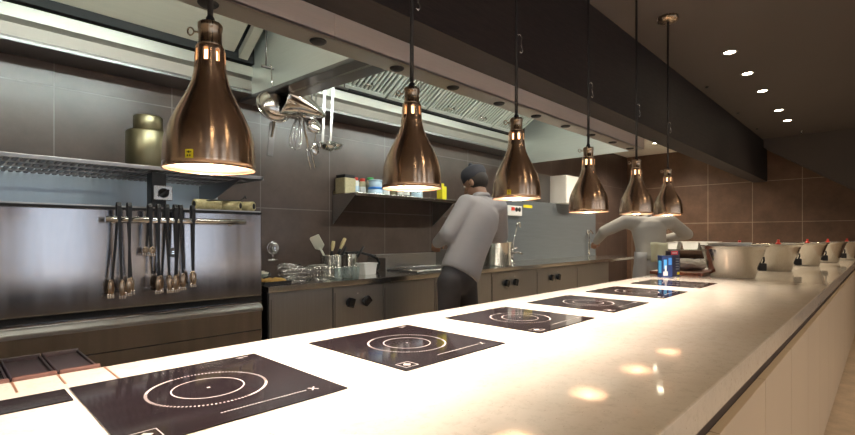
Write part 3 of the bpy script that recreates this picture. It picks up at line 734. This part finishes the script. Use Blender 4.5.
dup(g0, (2.145, 2.80, ZS), 'clear tumbler nearest the white tub')
def upot(loc, label, r, h):
    o = thing('utensil_pot', label, 'pot', loc, 0, 'steel pots holding utensils')
    MB().lathe([(0, 0), (r*.94, 0), (r, .006), (r, h), (r*1.06, h+.004), (r*1.06, h+.008), (r*.97, h+.006), (r*.95, .01), (0, .008)], 36, 'steel_bright').build('pot', None, o)
    return o
upot((2.06, 2.98, ZS), 'steel utensil pot with white spatula standing in it', .080, .150)
upot((2.305, 3.08, ZS), 'steel utensil pot holding only black handled tools', .060, .150)
def lean(name, label, base, tip, build, group='tools in the utensil pots'):
    b, t_ = Vector(base), Vector(tip); q = (t_-b).to_track_quat('Z', 'Y') @ Euler((0, 0, .9)).to_quaternion()
    o = thing(name, label, 'utensil', base, 0, group); o.rotation_mode = 'QUATERNION'; o.rotation_quaternion = q
    build(o, (t_-b).length); return o
def b_spat(o, L):
    MB().tube([(0, 0, 0), (0, 0, L*.72)], .008, 10, 'offwhite').build('handle', None, o)
    MB().prism([(-.012, L*.66), (-.036, L*.72), (-.038, L*.98), (-.030, L*1.0), (.036, L*1.0), (.038, L*.72), (.012, L*.66)], 'y', -.006, .006, 'offwhite', bev=.002).build('blade', None, o)
def b_wood(o, L):
    MB().tube([(0, 0, 0), (0, 0, L*.7), (0, 0, L*.86), (0, 0, L)], .008, 10, 'wood_pale', radii=[.007, .008, .016, .013]).build('handle', None, o)
    MB().tube([(0, 0, L*.55), (0, 0, L*.70)], .011, 10, 'black').build('grip', None, o)
def b_black(o, L):
    MB().tube([(0, 0, 0), (0, 0, L*.55)], .004, 8, 'chrome').build('shaft', None, o)
    MB().tube([(0, 0, L*.5), (0, 0, L*.7), (0, 0, L)], .01, 10, 'black', radii=[.008, .011, .010]).build('handle', None, o)
lean('spatula', 'white rubber spatula leaning out of the first utensil pot', (2.085, 2.98, ZS+.012), (1.925, 3.00, ZS+.30), b_spat)
lean('wooden_spoon', 'wooden spoon standing upright in the first utensil pot', (2.05, 3.0, ZS+.012), (2.11, 3.02, ZS+.26), b_wood)
lean('wooden_spoon', 'wooden spoon leaning away from the white spatula', (2.03, 2.97, ZS+.012), (2.20, 3.0, ZS+.28), b_wood)
lean('kitchen_tool', 'black handled tool leaning out beside the wooden spoons', (2.04, 2.95, ZS+.012), (2.16, 2.93, ZS+.22), b_black)
lean('kitchen_tool', 'black handled tool leaning out of second utensil pot', (2.285, 3.07, ZS+.012), (2.43, 3.06, ZS+.215), b_black)
tb = thing('tub', 'white square tub on the worktop under the copper lamp', 'tub', (2.36, 2.93, ZS), 0); tb.scale = (.88, .88, .82)
MB().prism([(-.060, 0), (.060, 0), (.074, .105), (-.074, .105)], 'y', -.055, .055, 'white', bev=.004).build('body', None, tb)
MB().box(-.080, .080, -.062, .062, .102, .110, .003).build('rim', 'white', tb)
sp_ = thing('arched_pipe', 'black curved pipe arching over the white tub', 'pipe', (2.56, 3.16, ZS))
MB().tube([(-.20, 0, .16), (-.10, 0, .165), (0, -.02, .14), (.07, -.03, .11), (.095, -.03, .07), (.085, -.03, .03), (.06, -.03, .008)], .011, 12, 'black').build('arch', None, sp_)
MB().box(-.24, -.14, -.03, .06, 0, .17, .006).build('foot', 'black', sp_)
sb = tag(MB().box(2.72, 3.50, 3.25, 3.34, ZS, 1.035, .004).box(2.70, 2.72, 3.10, 3.34, ZS, 1.01, .004).build('splash_guard', 'steel'), 'low steel splash guard at wall behind the flat griddle', 'guard')
gr = thing('griddle', 'flat steel griddle with raised bright rim beside white tub', 'griddle', (3.05, 2.93, ZS))
MB().box(-.33, .33, -.20, .20, 0, .012, .003).build('plate', 'steel_dark', gr)
MB().tube([(-.33, -.20, .016), (.33, -.20, .016), (.33, .20, .016), (-.33, .20, .016)], .007, 8, 'chrome', closed=True).build('rim', None, gr)
ss = thing('salt_shaker', 'small white shaker on griddle rim', 'shaker', (3.33, 2.86, ZS+.012))
MB().lathe([(0, 0), (.018, 0), (.018, .045), (.014, .055), (0, .058)], 18, 'white').build('body', None, ss)
bs = tag(MB().box(3.52, 4.02, 3.30, 3.335, ZS, 1.06, .004).build('heat_shield', 'steel_dark'), 'dark steel plate standing at the wall behind the capped cook', 'plate')
pt = thing('stock_pot', 'large steel pot on the stove beside capped cook', 'pot', (4.03, 2.90, ZS)); pt.scale = (1.22, 1.22, 1.15)
MB().lathe([(0, 0), (.128, 0), (.136, .008), (.136, .196), (.142, .200), (.142, .205), (.130, .203), (.128, .012), (0, .010)], 48, 'steel_bright').build('body', None, pt)
MB().lathe([(0, .222), (.06, .218), (.125, .209), (.140, .206), (.125, .205), (0, .205)], 40, 'steel_bright').build('lid', None, pt)
MB().tube([(-.03, 0, .216), (-.028, 0, .245), (.028, 0, .245), (.03, 0, .216)], .005, 8, 'black').build('lid_handle', None, pt)
for a in (.75, .75+PI):
    c, s = math.cos(a-1.5), math.sin(a-1.5)
    MB().tube([(c*.134-s*.04, s*.134+c*.04, .15), (c*.172-s*.03, s*.172+c*.03, .152), (c*.172+s*.03, s*.172-c*.03, .152), (c*.134+s*.04, s*.134-c*.04, .15)], .006, 8, 'chrome').build('side_handle', None, pt)

# splash panel with socket strip, tap, pale box
pn = thing('steel_splashback', 'tall bluish steel splash panel along wall behind the line', 'panel', (5.6, 3.28, ZS))
MB().box(-1.25, 1.55, -.03, .06, 0, .745, .004).build('sheet', 'steel_blue', pn)
MB().box(-.50, -.30, -.034, -.028, .655, .690, m='yellow').build('yellow_label', None, pn)
so = thing('socket_strip', 'white socket strip with red switch on steel splash panel', 'socket', (4.80, 3.25, ZS+.62))
MB().box(-.23, .20, -.045, 0, -.075, .045, .005).build('housing', 'white', so)
MB().box(-.03, .03, -.055, -.044, -.015, .025, .003).build('switch', 'red', so)
for x in (.075, .14): MB().lathe([(0, 0), (.027, 0), (.027, .006), (0, .006)], 20, 'black', T(x, -.045, 0) @ R(PI/2, 'X')).build('socket', None, so)
tp = thing('tap', 'tall chrome tap with slanted lever beside the large pot', 'tap', (4.50, 3.02, ZS))
MB().lathe([(0, 0), (.032, 0), (.030, .02), (.018, .03), (.018, .11), (.022, .115), (.022, .15), (0, .155)], 24, 'chrome').tube([(0, 0, .10), (.05, -.04, .12), (.09, -.08, .10)], .011, 10, 'chrome').build('body', None, tp)
MB().tube([(0, 0, .14), (.09, .02, .30), (.155, .03, .425)], .008, 10, 'chrome').build('lever', None, tp)
MB().tube([(.145, .03, .42), (.165, .03, .45), (.20, .03, .455), (.21, .03, .40)], .012, 10, 'chrome').build('spout_head', None, tp)
for x, z, l in ((6.85, .36, 'chrome valve on steel panel beneath the fourth lamp'), ):
    v = thing('valve', l, 'valve', (x, 3.25, ZS+z))
    MB().lathe([(0, 0), (.035, 0), (.035, .02), (.015, .03), (.015, .06), (0, .06)], 20, 'chrome', R(PI/2, 'X')).build('body', None, v)
    MB().box(-.06, .06, -.075, -.06, -.015, .015, .005, 'chrome', R(.5, 'Y')).build('handle', None, v)
    MB().tube([(0, -.03, 0), (.0, -.035, -.12), (0, -.03, -.34)], .010, 10, 'steel_bright').build('pipe', None, v)
wb = thing('wall_cabinet', 'pale box standing on top edge of steel splash panel', 'box', (6.15, 3.22, ZS+.745))
MB().box(-.24, .20, -.12, .125, 0, .38, .006).build('body', 'label_paper', wb)
MB().box(-.235, .195, -.128, -.121, .01, .37, .003).build('front_panel', 'white', wb)
dpn = tag(MB().box(4.86, 5.86, 3.31, 3.345, 1.66, 2.02).build('wall_panel', 'steel_dark'), 'dark steel sheet on wall beside the pale box', 'panel')
br = tag(MB().box(4.32, 4.42, 3.28, 3.34, 1.646, 1.70, .003).box(4.45, 4.75, 3.28, 3.34, 1.645, 1.665, .003).build('pipe_bracket', 'chrome'), 'small chrome fitting above the socket strip', 'fitting')

# low rack at the tiled end wall behind the board
rk = thing('low_rack', 'low steel rack at end wall holding white tubs', 'rack', (8.35, 2.25, 0))
for z in (.40, .72, .99): MB().box(-.25, .25, -.55, .55, z-.015, z, .003).build('shelf', 'steel_bright', rk)
for x in (-.24, .24):
    for y in (-.54, .54): MB().box(x-.012, x+.012, y-.012, y+.012, 0, 1.02).build('leg', 'steel_dark', rk)
tub0 = thing('storage_tub', 'white storage tub on top shelf of low rack', 'tub', (8.33, 2.50, .99), 0, 'storage tubs on the low rack')
MB().prism([(-.10, 0), (.10, 0), (.12, .11), (-.12, .11)], 'x', -.12, .12, 'white', bev=.006).build('body', None, tub0)
MB().box(-.13, .13, -.13, .13, .108, .122, .004).build('lid', 'white', tub0)
for p, l in (((8.33, 2.20, .99), 'white storage tub in middle of top shelf of low rack'), ((8.33, 1.95, .99), 'white storage tub nearest counter on top shelf of low rack'),
             ((8.33, 2.35, .72), 'white storage tub on the middle shelf of low rack'), ((8.33, 2.02, .72), 'white storage tub on middle shelf, nearer the counter')): dup(tub0, p, l)

# ------------------------------------------------------------------ wall shelf with its jars
ws = thing('wall_shelf', 'steel wall shelf holding jars, tubs and yellow bottle', 'shelf', (2.95, 3.345, 1.55))
MB().box(-.62, .64, -.31, 0, -.004, 0).box(-.62, .64, -.312, -.306, -.026, 0, .001).box(-.62, .64, -.004, 0, 0, .03).build('plate', 'steel_bright', ws)
for x in (-.62, .60): MB().prism([(0, -.004), (-.30, -.004), (-.30, -.020), (0, -.25)], 'x', x, x+.004).build('bracket', 'steel', ws)
def jar(name, label, x, y, body, lid, r, h, lh, lr=None, square=False, z=1.55, lbl=None):
    o = thing(name, label, name.split('_')[-1], (x, y, z), .1, 'jars and tubs on the wall shelf')
    lr = lr or r*.9
    if square:
        MB().box(-r, r, -r, r, 0, h, r*.18, body, seg=3).build('body', None, o)
        MB().box(-lr, lr, -lr, lr, h, h+lh, .004, lid).build('lid', None, o)
    else:
        MB().lathe([(0, 0), (r*.95, 0), (r, .004), (r, h*.85), (r*.8, h), (0, h)], 28, body).build('body', None, o)
        MB().lathe([(0, h-.002), (lr, h-.002), (lr, h+lh*.9), (lr*.94, h+lh), (0, h+lh)], 28, lid).build('lid', None, o)
    if lbl:
        MB().lathe([(r*1.012, h*.22), (r*1.012, h*.62)], 28, lbl).build('label', None, o)
    return o
jar('spice_jar', 'square tan spice jar with black lid at shelf end', 2.405, 3.27, 'spice', 'black', .062, .135, .026, square=True)
jar('sauce_bottle', 'white bottle with red cap beside the tan jar', 2.515, 3.28, 'white', 'red', .034, .125, .026, .024, lbl='paleblue')
jar('sauce_bottle', 'dark bottle with red cap behind the blue lidded tubs', 2.60, 3.29, 'spice', 'red', .032, .125, .026, .024, lbl='label_paper')
jar('food_tub', 'clear tub with blue lid, lower of the stacked pair', 2.655, 3.18, 'paleblue', 'blue', .062, .055, .014, .066)
jar('food_tub', 'clear tub with blue lid, on top of another tub', 2.655, 3.18, 'paleblue', 'paleblue', .058, .052, .012, .062, z=1.6192)
jar('herb_jar', 'jar with green lid behind the stacked tubs', 2.69, 3.295, 'offwhite', 'green', .036, .145, .022, .030)
jar('herb_jar', 'jar with pink cap behind the stacked tubs', 2.77, 3.28, 'white', 'red', .032, .115, .020, .026)
jar('milk_bottle', 'white bottle next to the stacked tubs', 2.785, 3.19, 'white', 'white', .036, .10, .018, .022)
jar('oil_bottle', 'olive green bottle half hidden behind copper lamp', 2.87, 3.19, 'brass', 'yellow', .040, .12, .02, .022)
jar('dark_bottle', 'black bottle half hidden behind copper lamp', 2.955, 3.2, 'black', 'black', .034, .11, .02, .022, lbl='label_paper')
jar('dark_bottle', 'second black bottle behind copper lamp rim', 3.04, 3.2, 'ink', 'black', .034, .11, .02, .022, lbl='label_paper')
jar('sugar_tub', 'pale tub below the copper lamp rim on shelf', 3.18, 3.2, 'paleblue', 'white', .055, .075, .012, .057)
jar('yellow_bottle', 'tall yellow bottle near the far end of shelf', 3.53, 3.2, 'yellow', 'yellow', .036, .145, .03, .018, square=True)

# ------------------------------------------------------------------ hanging utensils
rl = thing('utensil_rail', 'thin steel rail under the hood hung with utensils', 'rail', (1.75, 2.80, 2.26))
MB().tube([(-.33, 0, 0), (.33, 0, 0)], .008, 10, 'steel_dark').build('bar', None, rl)
for x in (-.30, .30): MB().tube([(x, 0, 0), (x, .0, .28)], .005, 8, 'steel_dark').build('hanger', None, rl)
def hang(name, label, x, rot=(0, 0, 0), y=2.79, z=2.25):
    o = thing(name, label, 'utensil', (x, y, z), 0, 'utensils hanging below the hood'); o.rotation_euler = rot; o.scale = (1.22, 1.22, 1.22)
    MB().tube([(0, .010*math.cos(t)+.008, .012+.012*math.sin(t)) for t in [.3+k*.5 for k in range(11)]], .0025, 6, 'chrome').build('hook', None, o)
    return o
def ladle(label, x, L, r, rot=(0, 0, 0)):
    o = hang('ladle', label, x, rot)
    MB().prism([(-.010, 0), (.010, 0), (.007, -L), (-.007, -L)], 'y', -.0025, .0025, 'steel', bev=.001).build('handle', None, o)
    MB().lathe([(0, 0), (r*.5, .08*r), (r*.85, .35*r), (r, .8*r), (r*1.03, .84*r), (r*.97, .82*r), (r*.8, .4*r), (r*.45, .13*r), (0, .05*r)], 28, 'chrome', T(0, -r*.8, -L-r*.55) @ R(.35, 'X')).build('bowl', None, o)
    return o
ladle('steel ladle with long pale handle below hood, nearer the strainer', 1.875, .36, .050, (0, .04, 0))
ladle('steel ladle with long pale handle, farthest along the utensil rail', 1.945, .345, .046, (0, .06, 0))
o = hang('conical_strainer', 'shiny conical strainer hanging tilted with coppery reflections', 1.60, (0, 0, 0), 2.74)
mm = T(.015, 0, -.16) @ R(1.75, 'Y')
MB().lathe([(.115, -.10), (.118, -.10), (.118, -.09), (.085, .0), (.045, .11), (.012, .19), (0, .195)], 40, 'chrome', mm).build('cone', None, o)
MB().tube([(.118*math.cos(2*PI*k/40), .118*math.sin(2*PI*k/40), -.10) for k in range(40)], .005, 8, 'chrome', mm, closed=True).build('rim', None, o)
MB().tube([(0, 0, .01), (-.05, 0, -.05), (-.07, 0, -.10), (-.12, 0, -.36)], .006, 8, 'steel_bright').build('handle', None, o)
o = hang('round_sieve', 'round steel sieve hanging behind first copper lamp', 1.475, (0, 0, 0), 2.78)
MB().lathe([(.085, 0), (.088, 0), (.088, .012), (.07, .045), (.03, .066), (0, .07)], 36, 'steel_bright', T(0, -.02, -.20) @ R(1.2, 'X')).build('bowl', None, o)
MB().tube([(.087*math.cos(2*PI*k/36), .087*math.sin(2*PI*k/36), 0) for k in range(36)], .004, 6, 'chrome', T(0, -.02, -.20) @ R(1.2, 'X'), closed=True).build('rim', None, o)
MB().tube([(0, 0, .0), (0, -.015, -.12)], .004, 6, 'chrome').build('handle', None, o)
o = hang('whisk', 'wire whisk hanging below the conical strainer', 1.70, (0, .10, 0), 2.80)
MB().tube([(0, 0, 0), (0, 0, -.22)], .0075, 10, 'chrome').build('handle', None, o)
b = MB()
for k in range(6):
    a = PI*k/6; c, s = math.cos(a), math.sin(a)
    b.tube([(c*r, s*r, z) for r, z in ((.005, -.21), (.026, -.28), (.036, -.34), (.028, -.385), (0, -.40), (-.028, -.385), (-.036, -.34), (-.026, -.28), (-.005, -.21))], .0014, 5, 'chrome')
b.build('wires', None, o)
o = hang('skimmer', 'round skimmer with dark handle and pale top knob', 1.755, (0, -.03, 0), 2.77, 2.27)
MB().tube([(0, 0, .045), (0, 0, -.26)], .005, 8, 'steel_dark').build('handle', None, o)
MB().lathe([(0, .0), (.010, .0), (.013, .01), (.011, .03), (0, .033)], 14, 'white', T(0, 0, .035)).build('top_knob', None, o)
MB().lathe([(0, .012), (.03, .008), (.044, 0), (.046, .003), (.03, .012), (0, .016)], 28, 'chrome', T(0, -.012, -.275) @ R(1.35, 'X')).build('disc', None, o)
o = hang('serving_fork', 'steel serving fork hanging aslant under the strainer', 1.655, (0, -.24, 0), 2.82)
MB().tube([(0, 0, 0), (0, 0, -.38)], .006, 8, 'chrome').build('handle', None, o)
b = MB()
for s in (-1, 1): b.tube([(0, 0, -.37), (s*.014, 0, -.40), (s*.014, 0, -.50)], .004, 6, 'chrome')
b.build('prongs', None, o)
o = hang('palette_knife', 'narrow dark spatula hanging behind the strainer', 1.56, (0, .10, 0), 2.86)
MB().tube([(0, 0, 0), (0, 0, -.26)], .006, 8, 'steel_dark').build('handle', None, o)
MB().box(-.017, .017, -.002, .002, -.44, -.26, .0015).build('blade', 'steel_dark', o)
o = hang('slotted_spoon', 'slim steel spoon hanging between skimmer and ladles', 1.815, (0, .02, 0), 2.80)
MB().tube([(0, 0, 0), (0, 0, -.34)], .005, 8, 'chrome').build('handle', None, o)
MB().ell((0, -.006, -.375), (.024, .006, .036), 'chrome').build('bowl', None, o)
# coil hook on the tiled wall next to the oven
cg = thing('coil_holder', 'round steel coil holder on tiled wall beside the oven', 'holder', (1.77, 3.335, 1.11))
b = MB()
for k, r in enumerate((.045, .032, .02)): b.tube([(r*math.cos(2*PI*j/24), -.02-.015*k, r*math.sin(2*PI*j/24)) for j in range(24)], .004, 6, 'chrome', closed=True)
b.build('coil', None, cg); MB().tube([(0, .012, 0), (0, -.05, 0)], .006, 8, 'chrome').tube([(-.04, -.02, -.09), (.04, -.02, -.09)], .005, 6, 'chrome').tube([(0, -.02, -.04), (0, -.02, -.09)], .004, 6, 'chrome').build('stem', None, cg)
# ------------------------------------------------------------------ people
def solid(mb, name, mat, parent, voxel=.011, smooth=4):
    o = mb.build(name, mat, parent)
    m = o.modifiers.new('r', 'REMESH'); m.mode = 'VOXEL'; m.voxel_size = voxel; m.use_smooth_shade = True
    if smooth: s = o.modifiers.new('s', 'SMOOTH'); s.iterations = smooth; s.factor = .5
    dg = bpy.context.evaluated_depsgraph_get(); me = bpy.data.meshes.new_from_object(o.evaluated_get(dg)); o.modifiers.clear()
    me.name = name; o.data = me
    me.materials.clear(); me.materials.append(M[mat])
    for p in me.polygons: p.use_smooth = True
    return o
def V(*a): return Vector(a)
def hand(mb, wrist, fwd, up, s=1, side=1):
    """Palm, four unequal fingers bent at the knuckles and a thumb from the side near its base."""
    f = fwd.normalized(); u = (up-f*up.dot(f)).normalized(); w = f.cross(u)*side
    mb.ell(wrist+f*.045, (.042*s, .018*s, .048*s), rot=Matrix((w, u, f)).transposed().to_quaternion(), sub=2)
    for k, (L, off) in enumerate(((.068, .030), (.076, .010), (.071, -.010), (.056, -.029))):
        a = wrist+f*.075+w*off; b = a+f*L*.5-u*.012; c = b+f*L*.25-u*L*.45
        mb.cap(a, b, .0095, .009, seg=8); mb.cap(b, c, .009, .008, seg=8)
    a = wrist+f*.02+w*.030; b = a+f*.03+w*.024-u*.01; c = b+f*.03-u*.016
    mb.cap(a, b, .012, .011, seg=8); mb.cap(b, c, .0105, .009, seg=8)
def person(label, P, coat, lower, cap=True, apron=None, name='person'):
    """P: joint positions in room coordinates; the origin sits between the feet."""
    root = (P['ankL']+P['ankR'])/2; root = V(root.x, root.y, 0)
    o = thing(name, label, 'person', root)
    J = {k: v-root for k, v in P.items()}
    hf = J['face'].length and (P['face']-P['head']).normalized()
    hu = (P['head']-P['neck']).normalized(); hu = (hu-hf*hu.dot(hf)).normalized(); hr = hf.cross(hu)
    H = J['head']; rotH = Matrix((hr, hf, hu)).transposed().to_quaternion()
    b = MB()
    # head: cranium, jaw, nose, brow, ears, lips
    b.ell(H+hu*.025, (.075, .095, .100), rot=rotH); b.ell(H+hf*.030-hu*.055, (.058, .062, .062), rot=rotH); b.ell(H+hf*.072-hu*.095, (.026, .022, .020), rot=rotH, sub=2)
    b.cap(H+hf*.092+hu*.012, H+hf*.112-hu*.030, .010, .015, seg=10); b.ell(H+hf*.086+hu*.028, (.055, .016, .012), rot=rotH, sub=2)
    b.ell(H+hf*.090-hu*.062, (.026, .012, .009), rot=rotH, sub=2)
    for s in (-1, 1):
        b.ell(H+hr*s*.078-hf*.005-hu*.012, (.011, .020, .033), rot=rotH, sub=2)
        b.ell(H+hf*.070+hr*s*.036-hu*.025, (.022, .018, .018), rot=rotH, sub=2)
    b.cap(J['neck']-hu*.02, H-hu*.05-hf*.01, .062, .055)
    # trunk, limbs
    sL, sR, hL, hR = J['shL'], J['shR'], J['hipL'], J['hipR']
    mid = (sL+sR)/2; hip = (hL+hR)/2; up = (mid-hip).normalized(); sw = sR-sL; sw = (sw-up*sw.dot(up)).normalized(); fw = up.cross(sw) if (up.cross(sw)).dot(V(hf.x, hf.y, 0)) > 0 else sw.cross(up)
    rotT = Matrix((sw, fw, up)).transposed().to_quaternion(); tl = (mid-hip).length
    b.ell(hip+up*tl*.72, (.155, .098, tl*.34), rot=rotT); b.ell(hip+up*tl*.32, (.135, .088, tl*.34), rot=rotT); b.ell(hip, (.135, .085, .11), rot=rotT)
    b.cap(J['neck']-up*.01, mid-up*.05, .062, .09)
    for s, X in ((sL, 'L'), (sR, 'R')):
        b.cap(mid-up*.03, s, .075, .058); b.cap(s, J['el'+X], .052, .041); b.cap(J['el'+X], J['wr'+X], .040, .027)
        hand(b, J['wr'+X], J['hand'+X]-J['wr'+X], V(0, 0, 1), 1, 1 if X == 'L' else -1)
        b.cap(J['hip'+X]-up*.07, J['kn'+X], .075, .056); b.cap(J['kn'+X], J['ank'+X], .056, .038)
        b.cap(J['ank'+X]-V(0, 0, .03), J['ank'+X]+V(fw.x, fw.y, 0).normalized()*.15-V(0, 0, .045), .036, .030)
    solid(b, 'body', 'skin', o, .0075, 3)
    e = MB()
    for s in (-1, 1): e.ell(H+hf*.086+hr*s*.033+hu*.004, (.013, .008, .008), 'eye', rot=rotH, sub=2).ell(H+hf*.0935+hr*s*.033+hu*.004, (.005, .002, .005), 'black', rot=rotH, sub=2)
    e.build('eyes', None, o)
    # jacket with sleeves
    c = MB()
    c.lathe([(0, -.01), (.168, -.01), (.174, .03), (.170, tl*.15), (.168, tl*.35), (.178, tl*.58), (.190, tl*.78), (.178, tl*.92), (.135, tl*1.01), (.07, tl*1.05), (0, tl*1.06)], 32, None, Matrix.Translation(hip) @ rotT.to_matrix().to_4x4() @ Matrix.Diagonal((1, .66, 1, 1)))
    c.cap(J['neck']-up*.015, mid-up*.05, .072, .10)
    for s, X in ((sL, 'L'), (sR, 'R')):
        el, wr = J['el'+X], J['wr'+X]
        c.cap(mid-up*.045, s, .10, .078); c.cap(s, el, .077, .064); c.cap(el, el+(wr-el)*.86, .063, .046)
    co = solid(c, 'jacket', coat, o, .011, 5)
    MB().tube([J['neck']-hu*.004+(hr*math.cos(t)*.062+hf*math.sin(t)*.064) for t in [2*PI*k/20 for k in range(20)]], .016, 8, coat, closed=True).build('collar', None, co)
    # trousers and shoes
    d = MB(); d.ell(hip-up*.02, (.158, .098, .125), rot=rotT)
    for X in 'LR':
        d.cap(J['hip'+X]-up*.06, J['kn'+X], .090, .072); d.cap(J['kn'+X], J['ank'+X]+V(0, 0, .02), .072, .060)
    solid(d, 'trousers', lower, o, .013, 4)
    for X in 'LR':
        s = MB(); f2 = V(fw.x, fw.y, 0).normalized(); a = J['ank'+X]
        s.cap(V(a.x, a.y, .050)-f2*.03, V(a.x, a.y, .042)+f2*.15, .050, .040)
        s.cap(V(a.x, a.y, .09), V(a.x, a.y, .05), .048, .050)
        solid(s, 'shoe', 'black', o, .011, 2)
    if apron:
        a = MB(); n = 10; rows = []
        t = bmesh.new()
        for i in range(7):
            z = hip.z+.10-i*.085; ring = []
            for k in range(n+1):
                th = -PI*.80+1.6*PI*k/n; rx, ry = .192+.006*i+.006*math.sin(5*th+i), .140+.006*i
                ring.append(t.verts.new(V(hip.x, hip.y, 0)+sw*math.sin(th)*rx+V(fw.x, fw.y, 0).normalized()*math.cos(th)*ry+V(0, 0, z)))
            rows.append(ring)
        for i in range(6):
            for k in range(n): t.faces.new((rows[i][k], rows[i][k+1], rows[i+1][k+1], rows[i+1][k])).smooth = True
        ap = a._merge(t, apron).build('apron', None, o); m = ap.modifiers.new('t', 'SOLIDIFY'); m.thickness = .006
    if cap:
        k = MB()
        k.lathe([(.083, -.02), (.092, -.018), (.095, .02), (.098, .045), (.09, .075), (.06, .095), (0, .102)], 32, 'cap_cloth', Matrix.Translation(H+hu*.045) @ rotH.to_matrix().to_4x4() @ Matrix.Diagonal((.93, 1.10, 1, 1)))
        k.ell(H+hu*.160, (.020, .020, .030), 'cap_cloth', rotH, 2)
        k.build('cap', None, o)
    hh = MB(); hh.ell(H+hu*.018-hf*.018, (.081, .092, .095), 'hair', rotH); hh.build('hair', None, o)
    return o
J1 = dict(ankL=V(2.570, 2.24, .08), ankR=V(2.810, 2.20, .08), knL=V(2.580, 2.27, .50), knR=V(2.800, 2.25, .50), hipL=V(2.590, 2.25, .92), hipR=V(2.770, 2.25, .92),
          shL=V(2.795, 2.28, 1.44), shR=V(3.145, 2.24, 1.43), neck=V(2.975, 2.285, 1.50), head=V(2.985, 2.34, 1.615), face=V(2.960, 2.50, 1.55),
          elL=V(2.600, 2.30, 1.21), wrL=V(2.720, 2.52, 1.14), handL=V(2.800, 2.60, 1.12), elR=V(3.310, 2.33, 1.20), wrR=V(3.420, 2.56, 1.17), handR=V(3.480, 2.66, 1.16))
person('cook in white jacket and dark cap, back turned, at the stove', J1, 'coat', 'trousers', True)
def loc2(o, r, f, z):       # a frame that faces away along (.72,.69), its right along (.69,-.72)
    return V(o[0]+.693*r+.721*f, o[1]-.721*r+.693*f, z)
B2 = (5.50, 1.86)
q = lambda r, f, z: loc2(B2, r, f, z)
J2 = dict(ankL=q(-.11, 0, .08), ankR=q(.11, -.02, .08), knL=q(-.11, .03, .50), knR=q(.11, .02, .50), hipL=q(-.09, -.02, .92), hipR=q(.09, -.02, .92),
          shL=q(-.24, .13, 1.36), shR=q(.27, .13, 1.36), neck=q(.01, .17, 1.40), head=q(-.06, .24, 1.475), face=q(-.10, .38, 1.38),
          elL=q(-.46, .18, 1.25), wrL=q(-.47, .42, 1.12), handL=q(-.46, .51, 1.10), elR=q(.49, .18, 1.22), wrR=q(.26, .38, 1.15), handR=q(.17, .42, 1.14))
person('cook in grey jacket bending forward, elbows out, head behind far lamps', J2, 'coat_grey', 'apron', True, 'apron')
tw = MB(); t = bmesh.new(); rows = []
c2 = q(-.02, -.17, 0)
for i in range(7):
    ring = []
    for k in range(7):
        r = -.09+.03*k; ring.append(t.verts.new(q(r, -.165-.012*math.sin(k*1.3+i*.4), 1.13-.035*i+.006*math.sin(k))))
    rows.append(ring)
for i in range(6):
    for k in range(6): t.faces.new((rows[i][k], rows[i][k+1], rows[i+1][k+1], rows[i+1][k])).smooth = True
to = tag(tw._merge(t, 'towel').build('tea_towel'), 'pale yellowish towel tucked at waist of bending cook', 'towel')
md = to.modifiers.new('t', 'SOLIDIFY'); md.thickness = .008
